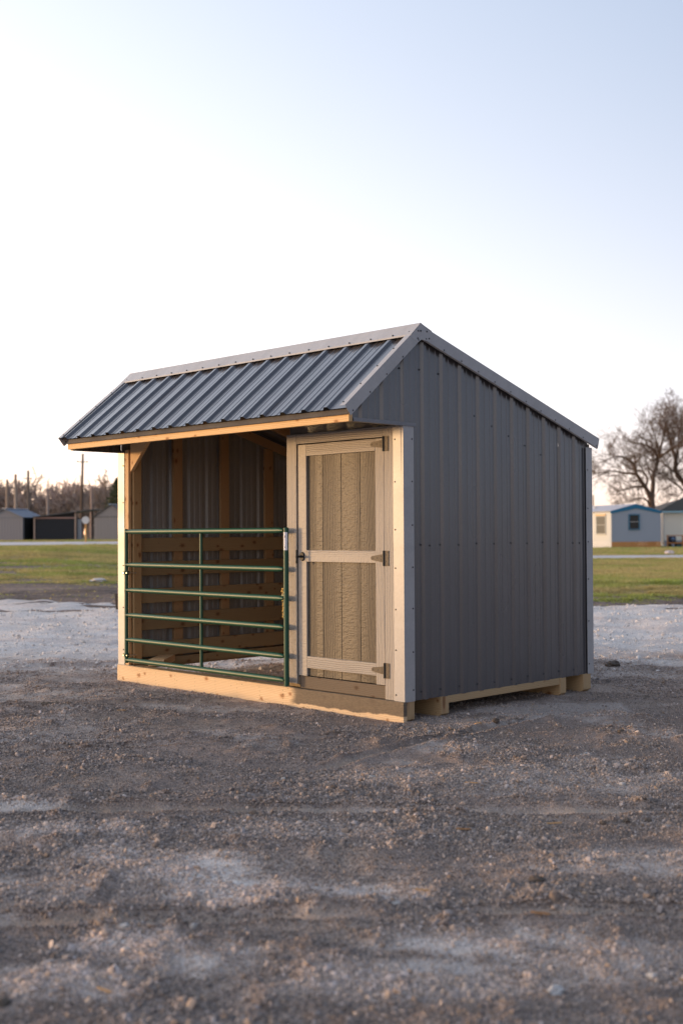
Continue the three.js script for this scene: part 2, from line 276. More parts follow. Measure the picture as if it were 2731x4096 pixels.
const GRAVEL = [0.415, 0.308, 0.252], PALE = [1.10, 0.965, 0.87], EARTH = [0.48, 0.368, 0.292];
function yardColour(u, d) {
  const p = paleness(u, d), r = rutAt(u, d)[1], v = 0.62 + 0.76 * fbm(u * 1.6, d * 2.2, 66, 4), e = step(0.55, 0.75, fbm(u * 1.1 + 7, d * 1.8, 67, 3)) * 0.55, br = Math.max(e, r * 0.95) * (1 - 0.8 * p);
  const far = d > 12 ? step(0.45, 0.68, fbm(u * 0.7 - d * 0.4, d * 2.6 + u, 68, 4)) * 0.16 : 0;
  return [0, 1, 2].map(k => { const g = GRAVEL[k] * v * (1 - br) + EARTH[k] * v * 1.05 * br; return (g * (1 - p) + PALE[k] * (1 + 0.35 * (v - 1)) * p) * (1 - far * [0.8, 1, 1.05][k]); });
}
{
  const us = [...spaced(-34, -6, v => 0.10 + 0.10 * (-6 - v)).slice(0, -1), ...spaced(-6, 6, v => 0.026 + 0.028 * Math.max(0, Math.abs(v) - 1.8)).slice(0, -1), ...spaced(6, 34, v => 0.10 + 0.10 * (v - 6))];
  const ds = spaced(-6, 24.5, d => d < 2.6 ? 0.3 : d < 10 ? 0.012 + 0.0045 * d : 0.055 + 0.012 * (d - 10));
  structure('gravel_yard', sheet(us, ds, yardHeight, yardColour, (u, d) => d < yardEdge(u)), M.gravel);
}
// grass field and land beyond, one sheet to the horizon
const soilTex = texture(512, 512, (i, j) => { const n = vnoise(i / 512 * 90, j / 512 * 90, 101, 90, 90), m = vnoise(i / 512 * 24, j / 512 * 24, 102, 24, 24), q = 0.62 + 0.3 * n + 0.25 * m; return [q, q, q]; }); soilTex.repeat.set(1 / 3, 1 / 3);
M.soil = new THREE.MeshStandardMaterial({ vertexColors: true, map: soilTex, bumpMap: soilTex, bumpScale: 0.05, roughness: 1 });
function grassiness(u, d) { const n = fbm(u * 0.22 + 3, d * 0.30, 111, 4), m = fbm(u * 0.9, d * 1.2, 112, 3); return step(0.30, 0.66, n * 0.55 + m * 0.45 + 0.36 * step(24, 46, d) - 0.22 + (u > 0 ? 0.16 * step(22.5, 26, d) : 0) - 0.25 * step(66, 72, d) * step(0, 3, u) - 0.07 * step(-1, -3, u)); }
function landColour(u, d) { const g = grassiness(u, d), v = 0.8 + 0.4 * fbm(u * 0.5, d * 0.6, 113, 3), S = [0.155, 0.106, 0.080], G = [0.32, 0.255, 0.095], f = 0.25 + 1.5 * fbm(u * 0.6, d * 3.4, 114, 4); return [0, 1, 2].map(k => (S[k] * f * (1 - g) + G[k] * g) * v * 1.3); }
{
  const us = spaced(-1200, 1200, v => 0.2 + 0.06 * Math.max(0, Math.abs(v) - 9)), ds = spaced(-400, 1600, d => d < 10 ? 12 : d < 21 ? 0.4 : d < 36 ? 0.12 : d < 45 ? 0.3 : 0.4 + 0.03 * (d - 45));
  structure('ground', sheet(us, ds, (u, d) => landHeight(u, d) - (d < 21 && Math.abs(u) < 33 && d > -5 ? 0.15 : 0.0) - (d < 20.6 ? 0.02 : 0), landColour), M.soil);
}
// pale gravel lane across the field
{
  const us = spaced(-160, 160, () => 1.0), ds = [0, 0.2, 0.5, 0.8, 1];
  const pos = [], col = [], uv = [], idx = [];
  ds.forEach(t => us.forEach(u => { const s = step(-14, -2, u), a = 71 - 12.5 * s, b = 87 - 20.5 * s, d = a + (b - a) * t + 0.5 * (fbm(u * 0.6, t * 9, 121, 2) - 0.5), [x, z] = toXZ(u, d), v = 0.9 + 0.2 * fbm(u * 0.8, d * 0.8, 122, 3); pos.push(x, landHeight(u, d) + 0.035, z); col.push(0.80 * v, 0.72 * v, 0.68 * v); uv.push(x, z); }));
  for (let j = 0; j < ds.length - 1; j++) for (let i = 0; i < us.length - 1; i++) { const a = j * us.length + i, b = a + 1, c = a + us.length, e = c + 1; idx.push(a, b, e, a, e, c); }
  const g = new THREE.BufferGeometry(); g.setAttribute('position', new THREE.Float32BufferAttribute(pos, 3)); g.setAttribute('color', new THREE.Float32BufferAttribute(col, 3)); g.setAttribute('uv', new THREE.Float32BufferAttribute(uv, 2)); g.setIndex(idx); g.computeVertexNormals();
  structure('gravel_lane', g, new THREE.MeshStandardMaterial({ vertexColors: true, map: gravelTex, roughness: 0.95 }));
}

// ---------------------------------------------------------------- the shed
const shed = thing('livestock_shed', 'charcoal metal livestock shed with green gate and tan door on timber skids', 'shed');
const L = 3.66, D = 2.44;
const rib0 = 0.2212, RIDGE = { z: -0.146, y: 2.944 }, EAVE = { z: 0.640, y: 2.294 }, BACK = { z: -2.534, y: 2.220 };
const roofTop = z => z > RIDGE.z ? RIDGE.y + (EAVE.y - RIDGE.y) * (z - RIDGE.z) / (EAVE.z - RIDGE.z) : RIDGE.y + (BACK.y - RIDGE.y) * (z - RIDGE.z) / (BACK.z - RIDGE.z);
const screwGeo = new THREE.CylinderGeometry(0.0055, 0.0080, 0.006, 7); 
function screw(parent, x, y, z, n = [1, 0, 0]) { const m = mesh('screw', screwGeo, M.screw, parent); m.position.set(x, y, z); m.quaternion.setFromUnitVectors(new THREE.Vector3(0, 1, 0), new THREE.Vector3(...n).normalize()); return m; }

// timber base
const frontBoard = (() => {                                         // pine board, its right end sprayed over with the taupe door paint
  const n = 160, w = 1024, x0 = -3.665, x1 = 0.012;
  const map = texture(1024, 128, (i, j) => {
    const x = x0 + (x1 - x0) * i / 1023, y = 0.155 * j / 127;
    const u = ((x * 0.5) % 1 + 1) % 1, v = (((y + 0.18) * 2) % 1 + 1) % 1, px = Math.floor(u * 1023), py = Math.floor(v * 511), o = (py * 1024 + px) * 4, dat = pineTex.image.data;
    const c = [0, 1, 2].map(k => { const s = dat[o + k] / 255; return (s <= 0.04045 ? s / 12.92 : ((s + 0.055) / 1.055) ** 2.4); });
    const edge = step(-1.23, -1.13, x + 0.05 * (fbm(y * 40, x * 12, 131, 3) - 0.5));
    const bare = step(0.022, 0.008, y - 0.012 + 0.03 * (fbm(x * 14, 2, 132, 4) - 0.62) - 0.012 * step(-0.7, 0, x));
    const a = edge * (1 - bare) * (0.90 + 0.1 * vnoise(x * 60, y * 200, 133)); const T = [0.102, 0.083, 0.063];
    let h = 1; const cell = Math.floor(x / 0.29), hx = (cell + 0.5) * 0.29; for (let q = 0; q < 4; q++) if (Math.hypot(x - hx - 0.006 * (hash(cell, q, 3) - 0.5), y - 0.02 - q * 0.035) < 0.0032) h = 0.3;
    return c.map((s, k) => (s * (1 - a) + T[k] * (0.85 + 0.3 * s) * a) * h);
  }); map.wrapS = map.wrapT = THREE.ClampToEdgeWrapping;
  const m = board('skid_board', new THREE.MeshStandardMaterial({ map, bumpMap: grainBump, bumpScale: 0.001, roughness: 0.7 }), shed, [x0, x1], [0.004, 0.157], [-0.004, 0.034]);
  const p = m.geometry.attributes.position, uv = m.geometry.attributes.uv; for (let i = 0; i < p.count; i++) uv.setXY(i, p.getX(i) / (x1 - x0) + 0.5, p.getY(i) / 0.153 + 0.5);
  m.userData.label = 'pale pine skid board whose right end is sprayed with taupe paint'; return m;
})();
function skid(x0, x1, z0, z1, y1 = 0.153) {                       // timber runner, lower edge of its end cut back
  const s = new THREE.Shape([[x0, 0.0], [x1 - 0.03, 0.0], [x1, 0.022], [x1, y1], [x0, y1]].map(p => new THREE.Vector2(...p)));
  const g = metreUV(new THREE.ExtrudeGeometry(s, { depth: z1 - z0, bevelEnabled: false }), 0, [rr(0, 5), rr(0, 5)]); g.translate(0, 0, z0); return mesh('skid', g, M.weathered, shed);
}
skid(-L, -0.0, -0.098, -0.0055); skid(-1.27, 0, -0.49, -0.401, 0.152); skid(-1.27, 0, -2.045, -1.96, 0.152); skid(-L, 0, -2.421, -2.308);
board('floor_joist', M.weathered, shed, [-0.045, -0.004], [0.098, 0.152], [-1.958, -0.492]);
board('floor_joist', M.weathered, shed, [-1.27, -1.23], [0.02, 0.152], [-2.305, -0.1]);
board('sill_plate', M.treated, shed, [-L + 0.03, -L + 0.115], [0.128, 0.196], [-2.306, -0.1]);
board('sill_plate', M.treatedB, shed, [-L + 0.02, -L + 0.06], [0.1, 0.127], [-2.3, -0.3]);
const floor = mesh('tack_room_floor', metreUV(new THREE.BoxGeometry(1.2, 0.02, 2.2).translate(-0.65, 0.163, -1.2), 0), M.treated, shed);

// right gable wall, four sheets of ribbed steel
const sideRibs = []; for (let k = -3; k <= 9; k++) sideRibs.push(-(-0.238 - rib0 * k));   // u = -z
const wallX = -0.018;
const seams = [-0.545, 0.238 - 0.0, 0.238 + 4 * rib0, 0.238 + 8 * rib0, 2.43];
for (let i = 0; i < 4; i++) {
  const u0 = seams[i], u1 = seams[i + 1] - (i < 3 ? 0.030 : 0);
  const a0 = i ? u0 - 0.030 : u0, lo = u => u < -0.001 ? 2.19 : 0.152, hi = u => roofTop(-u) - 0.045;
  const at = (u, v, w) => new THREE.Vector3(wallX + w + (i % 2 ? 0.0008 : 0), v, -u);
  let g;
  if (i === 0) g = mergeGeometries([ribbed(at, u0, -0.001, lo, hi, sideRibs), ribbed(at, 0.0, u1, lo, hi, sideRibs, 0.019, 0.0020, 16)]);
  else g = ribbed(at, a0, u1, lo, hi, sideRibs, 0.019, 0.0020, 16);
  const p = mesh('wall_panel', g, M.charcoal, shed);
  const mid = sideRibs.filter(r => r > a0 && r < u1);
  for (const r of mid) {
    if (r > 0.05) { screw(p, 0.001 + 0.002, 1.306 + rr(-0.006, 0.006), -(r - 0.04) , [1, 0, 0]).position.x = wallX + 0.005; screw(p, wallX + 0.005, 0.205 + rr(-0.008, 0.008), -(r - 0.045)); }
    if (r > -0.3 && roofTop(-r) - 0.2 > 2.62) screw(p, wallX + 0.005, 2.615 + rr(-0.008, 0.008), -(r - 0.045));
    if (r > 0.9 && i < 3) screw(p, wallX + 0.005, roofTop(-r) - 0.40, -(r - 0.06));
  }
  for (const z of i === 1 ? [-0.30] : i === 3 ? [-2.29] : []) { screw(p, wallX + 0.005, 1.300, z); screw(p, wallX + 0.005, 1.306, z + 0.06); }
}
// left wall: charcoal outside, pale primer inside
const leftRibs = []; for (let k = 0; k < 12; k++) leftRibs.push(0.10 + 0.2286 * k);
for (let i = 0; i < 3; i++) {
  const u0 = i * 0.82, u1 = i < 2 ? (i + 1) * 0.82 + 0.012 : 2.43, lap = (i % 2) * 0.003, lo = () => 0.135, hi = u => roofTop(-u) - 0.05;
  const p = mesh('wall_panel', ribbed((u, v, w) => new THREE.Vector3(-L + 0.02 - w - lap, v, -u), u0, u1, lo, hi, leftRibs), M.charcoal, shed);
  mesh('panel_backing', ribbed((u, v, w) => new THREE.Vector3(-L + 0.0215 - w - lap, v, -u), u0, u1, lo, hi, leftRibs), M.backing, p);
}
mesh('wall_panel', ribbed((u, v, w) => new THREE.Vector3(-L + 0.02 - w, v, u), 0.002, 0.545, () => 2.18, u => roofTop(u) - 0.05, [0.11, 0.3386]), M.charcoal, shed);
// back wall
for (let i = 0; i < 4; i++) {
  const u0 = i * 0.915, u1 = i < 3 ? (i + 1) * 0.915 + 0.012 : 3.655, lap = (i % 2) * 0.003, lo = () => 0.16, hi = () => 2.17, ribs = []; for (let k = 0; k < 16; k++) ribs.push(0.1 + 0.2286 * k);
  const p = mesh('wall_panel', ribbed((u, v, w) => new THREE.Vector3(-u, v, -D + 0.01 - w - lap), u0, u1, lo, hi, ribs), M.charcoal, shed);
  mesh('panel_backing', ribbed((u, v, w) => new THREE.Vector3(-u, v, -D + 0.0115 - w - lap), u0, u1, lo, hi, ribs), M.backing, p);
}
// interior timber
for (const [a, b] of [[-0.683, -0.574], [-1.277, -1.17], [-1.883, -1.771]]) board('stud', M.stud, shed, [-L + 0.043, -L + 0.08], [0.2, roofTop(a) - 0.12], [a, b]);
board('stud', M.stud, shed, [-L + 0.043, -L + 0.08], [0.2, 2.1], [-2.40, -2.30]);
[[1.225, 1.362], [0.998, 1.133], [0.733, 0.873], [0.474, 0.628], [0.216, 0.354]].forEach(([a, b], i) => board('kick_board', i % 2 ? M.treatedB : M.treated, shed, [-L + 0.081, -L + 0.117], [a, b], [-2.29, -0.150]));
board('corner_post', M.pineB, shed, [-3.582, -3.522], [0.158, 2.20], [-0.034, 0.0]);
board('corner_post', wood(0.62, 0.56, 0.45), shed, [-3.562, -3.500], [0.158, 2.21], [-0.134, -0.046]);
{ // knee brace between corner post and header
  const s = new THREE.Shape([[-3.4995, 1.990], [-3.4995, 2.285], [-3.195, 2.285]].map(p => new THREE.Vector2(...p)));
  const g = metreUV(new THREE.ExtrudeGeometry(s, { depth: 0.036, bevelEnabled: false }), 1, [1.3, 0.4]); g.translate(0, 0, -0.044); mesh('knee_brace', g, M.pine, shed);
}
beam('floor_brace', M.pine, shed, [-3.23, 0.192, -0.105], [-3.535, 0.192, -0.46], 0.15, 0.062);
board('header', M.treated, shed, [-3.495, -1.28], [2.29, 2.42], [-0.09, -0.05]);
for (let k = 0; k < 7; k++) {
  const x = -0.10 - k * 0.575, drop = 0.115;
  beam('rafter', M.stud, shed, [x, RIDGE.y - drop - 0.02, RIDGE.z + 0.022], [x, roofTop(0.5) - drop, 0.5], 0.038, 0.085, [0, 0, 1]);
  beam('rafter', M.stud, shed, [x, RIDGE.y - drop - 0.02, RIDGE.z - 0.02], [x, roofTop(-2.38) - drop + 0.02, -2.38], 0.038, 0.085, [0, 0, 1]);
}
board('ridge_beam', M.stud, shed, [-3.6, -0.05], [2.70, 2.84], [-0.165, -0.127]);
mesh('partition', metreUV(new THREE.BoxGeometry(0.018, 2.2, 2.3).translate(-1.262, 1.27, -1.19), 1), M.treated, shed);

// front of the tack room: frame boards, header, sill, dark steel above
const E = (x0, x1, y0, y1, z0, z1, mat, name, par = shed, axis) => { // embossed board, uv across / along
  const g = new RoundedBoxGeometry(x1 - x0, y1 - y0, z1 - z0, 1, 0.0025).toNonIndexed(), p = g.attributes.position, uv = new Float32Array(p.count * 2), o = [rr(0, 3), rr(0, 3)], vert = axis ? axis === 'y' : y1 - y0 > x1 - x0;
  for (let i = 0; i < p.count; i++) { const a = p.getX(i) + p.getZ(i), b = p.getY(i); uv[2 * i] = (vert ? a : b) + o[0]; uv[2 * i + 1] = (vert ? b : a) + o[1]; }
  g.setAttribute('uv', new THREE.BufferAttribute(uv, 2)); const m = mesh(name, g, mat, par); m.position.set((x0 + x1) / 2, (y0 + y1) / 2, (z0 + z1) / 2); return m;
};
const front = mesh('front_panel', metreUV(new THREE.BoxGeometry(1.25, 0.55, 0.01).translate(-0.645, 2.46, -0.03), 0), M.charcoal, shed);
E(-1.273, -1.158, 0.190, 2.195, -0.022, 0.010, M.almond, 'door_frame');
E(-1.1575, -0.1935, 2.116, 2.195, -0.022, 0.008, M.almond, 'door_frame');
E(-0.193, -0.100, 0.158, 2.195, -0.022, 0.010, M.almond, 'door_frame');
board('door_sill', M.taupeWood = wood(0.18, 0.19, 0.225), shed, [-1.135, -0.1945], [0.158, 0.256], [-0.03, -0.004]);
board('door_sill', M.taupeWood, shed, [-1.1575, -1.1365], [0.185, 0.25], [-0.03, 0.0]);
board('jamb', M.treatedB, shed, [-1.30, -1.16], [0.16, 2.2], [-0.065, -0.024]);
board('jamb', M.treatedB, shed, [-0.19, -0.06], [0.16, 2.2], [-0.065, -0.024]);
// the door: planks, stiles, rails, hinges, handle
const door = new THREE.Group(); door.name = 'door'; door.position.set(-0.194, 0, 0); shed.add(door);
const dx = 0.194;
[[-1.10, -0.8768], [-0.8732, -0.6698], [-0.6662, -0.4648], [-0.4612, -0.23]].forEach(([a, b], i) => E(a + dx, b + dx, 0.262, 2.05, -0.026, -0.011, i % 2 ? M.taupeB : M.taupe, 'plank', door));
mesh('core', new THREE.BoxGeometry(0.9, 1.82, 0.012).translate(-0.665 + dx, 1.18, -0.034), M.black, door);
E(-1.139 + dx, -1.0445 + dx, 0.261, 2.1075, -0.0105, 0.009, M.almond, 'stile', door);
E(-0.285 + dx, -0.196 + dx, 0.261, 2.1075, -0.0105, 0.009, M.almond, 'stile', door);
E(-1.044 + dx, -0.2855 + dx, 2.016, 2.1075, -0.0105, 0.0085, M.almond, 'rail', door);
E(-1.044 + dx, -0.2855 + dx, 1.171, 1.264, -0.0105, 0.0085, M.almond, 'rail', door);
E(-1.044 + dx, -0.2855 + dx, 0.325, 0.419, -0.0105, 0.0085, M.almond, 'rail', door);
for (const y of [2.064, 1.2085, 0.372]) {                         // tee hinges
  const s = new THREE.Shape(); s.moveTo(-0.194, y - 0.031); s.lineTo(-0.32, y - 0.014); s.quadraticCurveTo(-0.342, y, -0.32, y + 0.014); s.lineTo(-0.194, y + 0.031); s.closePath();
  const g = new THREE.ExtrudeGeometry(s, { depth: 0.003, bevelEnabled: true, bevelSize: 0.0008, bevelThickness: 0.0008, bevelSegments: 1 }); g.translate(dx, 0, 0.0102);
  const h = mesh('hinge', g, M.bronze, door);
  const plate = mesh('hinge_plate', new RoundedBoxGeometry(0.046, 0.114, 0.004, 1, 0.001).translate(-0.168 + dx, y, 0.0125), M.bronze, h);
  mesh('hinge_pin', new THREE.CylinderGeometry(0.008, 0.008, 0.114, 10).translate(-0.1945 + dx, y, 0.016), M.black, h);
  for (const [a, b] of [[-0.156, 0.042], [-0.156, 0], [-0.156, -0.042], [-0.176, 0.025], [-0.176, -0.025], [-0.225, 0.012], [-0.225, -0.012], [-0.265, 0.0], [-0.315, 0.0]]) { const q = mesh('hinge_screw', screwGeo, M.hingeScrew, h); q.rotation.x = Math.PI / 2; q.scale.set(0.7, 0.5, 0.7); q.position.set(a + dx, y + b, 0.0155); }
}
{ // black tee handle
  const hd = new THREE.Group(); hd.name = 'handle'; hd.position.set(-1.090 + dx, 1.212, 0.009); door.add(hd);
  const add = (n, g) => { mesh(n, g, M.black, hd); };
  add('rosette', new THREE.CylinderGeometry(0.030, 0.034, 0.012, 20).rotateX(Math.PI / 2).scale(0.8, 1.1, 1).translate(0, 0, 0.006));
  add('stem', new THREE.CylinderGeometry(0.008, 0.011, 0.05, 12).rotateX(Math.PI / 2).translate(0, 0, 0.035));
  add('grip', new THREE.LatheGeometry([[0, -0.055], [0.006, -0.055], [0.009, -0.04], [0.0075, -0.015], [0.012, 0], [0.0075, 0.015], [0.009, 0.04], [0.006, 0.055], [0, 0.055]].map(p => new THREE.Vector2(...p)), 12).translate(0, 0, 0.064));
}
// corner trims (bent pale steel)
const X = [1, 0, 0], Y = [0, 1, 0], Z = [0, 0, 1];
function trim(name, g, par = shed) { return mesh(name, g, M.trim, par); }
const cr = trim('corner_trim', fold([[-0.0975, 0.012], [0.004, 0.012], [0.004, -0.101]], 0.0015, [0, 0.153, 0], [0, 2.19, 0], X, Z));
for (const y of [0.22, 0.52, 0.83, 1.13, 1.44, 1.77, 2.10]) { screw(cr, -0.080, y + rr(-0.02, 0.02), 0.0145, Z); screw(cr, 0.0065, y + rr(-0.05, 0.05), -0.082, X); }
const cb = trim('corner_trim', fold([[0.004, -2.37], [0.004, -2.463], [-0.09, -2.463]], 0.0015, [0, 0.153, 0], [0, 2.14, 0], X, Z));
for (const y of [0.22, 0.6, 0.98, 1.28, 1.62, 1.97]) screw(cb, 0.0065, y + rr(-0.03, 0.03), -2.392, X);
const cl = trim('corner_trim', fold([[-3.583, 0.006], [-3.690, 0.006], [-3.690, -0.1]], 0.0015, [0, 0.153, 0], [0, 2.175, 0], X, Z));
for (const y of [0.3, 0.7, 1.1, 1.7, 2.05]) screw(cl, -3.60, y, 0.0085, Z);
trim('corner_trim', fold([[-3.690, -2.37], [-3.690, -2.463], [-3.59, -2.463]], 0.0015, [0, 0.153, 0], [0, 2.12, 0], X, Z));
const st = mesh('soffit_trim', fold([[-0.03, 2.186], [0.012, 2.186], [0.012, 2.212], [0.004, 2.212]], 0.0015, [0, 0, 0.535], [0, 0, -0.122], X, Y), steel(0.20, 0.20, 0.22, 0.42), shed);
mesh('soffit_trim', fold([[-L + 0.03, 2.176], [-L - 0.012, 2.176], [-L - 0.012, 2.202]], 0.0015, [0, 0, 0.535], [0, 0, -0.1], X, Y), M.charcoal, shed);
// fascia
board('fascia', wood(1, 0.90, 0.70), shed, [-L - 0.004, 0.0], [2.183, 2.262], [0.536, 0.572]);
mesh('drip_edge', fold([[0.53, 2.272], [0.580, 2.272], [0.580, 2.236], [0.586, 2.232]], 0.0012, [-L - 0.01, 0, 0], [0.004, 0, 0], Z, Y), steel(0.10, 0.095, 0.10, 0.85, 0.2), shed);
// roof sheets
const roofRibs = []; for (let k = 0; k < 16; k++) roofRibs.push(0.178 + 0.2296 * k);
const sF = new THREE.Vector3(0, EAVE.y - RIDGE.y, EAVE.z - RIDGE.z), lenF = sF.length(); sF.normalize(); const nF = new THREE.Vector3(0, sF.z, -sF.y);
const sB = new THREE.Vector3(0, BACK.y - RIDGE.y, BACK.z - RIDGE.z), lenB = sB.length(); sB.normalize(); const nB = new THREE.Vector3(0, -sB.z, sB.y);
const R0 = new THREE.Vector3(0, RIDGE.y, RIDGE.z), SINK = 0.029;
for (let i = 0; i < 4; i++) {
  const u0 = i ? roofRibs[4 * i - 1 + 0] - 0.03 : -0.036, u1 = i < 3 ? roofRibs[4 * i + 3] - 0.031 : L + 0.036;
  const at = (u, v, w) => new THREE.Vector3(-u, 0, 0).add(R0).addScaledVector(sF, v).addScaledVector(nF, w - SINK + (i % 2 ? 0.0008 : 0));
  const p = mesh('roof_panel', ribbed(at, u0, u1, () => 0.03, () => lenF - 0.004, roofRibs, 0.022, 0.0014, 6), M.charcoalRoof, shed);
  const bt = (u, v, w) => new THREE.Vector3(-u, 0, 0).add(R0).addScaledVector(sB, v).addScaledVector(nB, w - SINK + (i % 2 ? 0.0008 : 0));
  mesh('roof_panel', ribbed(bt, u0, u1, () => 0.03, () => lenB - 0.02, roofRibs, 0.022, 0.0014, 6), M.charcoalRoof, shed);
  for (const r of roofRibs.filter(r => r > u0 && r < u1)) { const q = at(r + 0.05, 0.56, 0.003); screw(p, q.x, q.y, q.z, nF.toArray()); }
}
// ridge cap
{
  const a = 0.135, kF = [RIDGE.z + sF.z * a, RIDGE.y + sF.y * a + 0.006], kB = [RIDGE.z + sB.z * a, RIDGE.y + sB.y * a + 0.006], mF = [RIDGE.z + sF.z * 0.035, RIDGE.y + sF.y * 0.03 + 0.008], mB = [RIDGE.z + sB.z * 0.035, RIDGE.y + sB.y * 0.03 + 0.010];
  const cap = trim('ridge_cap', fold([[kF[0] + 0.002, kF[1] - 0.012], kF, mF, [RIDGE.z, RIDGE.y + 0.016], mB, kB], 0.0015, [-L - 0.045, 0, 0], [0.043, 0, 0], Z, Y));
  for (let k = 0; k < 16; k++) { const p = new THREE.Vector3(-0.178 - 0.2296 * k + 0.03, RIDGE.y, RIDGE.z).addScaledVector(sF, a - 0.015).addScaledVector(nF, 0.011); if (k < 15) screw(cap, p.x, p.y, p.z, nF.toArray()); }
  screw(cap, 0.046, RIDGE.y - 0.045, RIDGE.z); 
}
for (const [sx, x] of [[1, 0.0412], [-1, -L - 0.0412]]) {             // gable peak plates closing the ridge
  const p = (s, n, a, b) => [RIDGE.z + s.z * a + n.z * b, RIDGE.y + s.y * a + n.y * b], pts = [p(sF, nF, 0.15, -0.004), [RIDGE.z, RIDGE.y + 0.012], p(sB, nB, 0.17, -0.004), p(sB, nB, 0.14, -0.08), [RIDGE.z - 0.012, RIDGE.y - 0.108], p(sF, nF, 0.11, -0.085)];
  const g = new THREE.ExtrudeGeometry(new THREE.Shape(pts.map(q => new THREE.Vector2(-q[0], q[1]))), { depth: 0.0015, bevelEnabled: false }); g.rotateY(Math.PI / 2); g.translate(x - 0.0008, 0, 0);
  const m = trim('peak_plate', g); if (sx > 0) for (const [a, b] of [[0.05, -0.02], [0.09, -0.06]]) { let q = p(sF, nF, a, b); screw(m, x + 0.002, q[1], q[0]); q = p(sB, nB, a + 0.03, b); screw(m, x + 0.002, q[1], q[0]); }
}
// rake trims: flat flange on the roof, face down the gable, small return
for (const [sx, x] of [[1, 0.0393], [-1, -L - 0.0393]]) for (const [s, n, len, lo] of [[sF, nF, lenF, 0], [sB, nB, lenB, 1]]) {
  const a = R0.clone().addScaledVector(s, 0.0).addScaledVector(n, 0.002 - 0.001 * lo), b = R0.clone().addScaledVector(s, len + (lo ? 0.0 : 0.012)).addScaledVector(n, 0.002 - 0.001 * lo);
  a.x = b.x = x;
  // profile: P = outward x, Q = normal of the slope
  const g = fold([[-0.058 * sx, -0.004], [-0.052 * sx, 0], [0, 0], [0, -0.088], [-0.012 * sx, -0.094]], 0.0013 * sx, a.toArray(), b.toArray(), X, n.toArray());
  const t = trim('rake_trim', g);
  const cnt = Math.round(len / 0.215);
  for (let k = 0; k < cnt; k++) { const q = a.clone().addScaledVector(s, 0.09 + k * (len - 0.12) / Math.max(1, cnt - 1)); const f = q.clone().addScaledVector(n, -0.076); screw(t, x + 0.0015 * sx, f.y, f.z, [sx, 0, 0]); const o = q.clone().addScaledVector(n, 0.003); if (lo === 0) screw(t, x - 0.045 * sx, o.y, o.z, n.toArray()); }
}

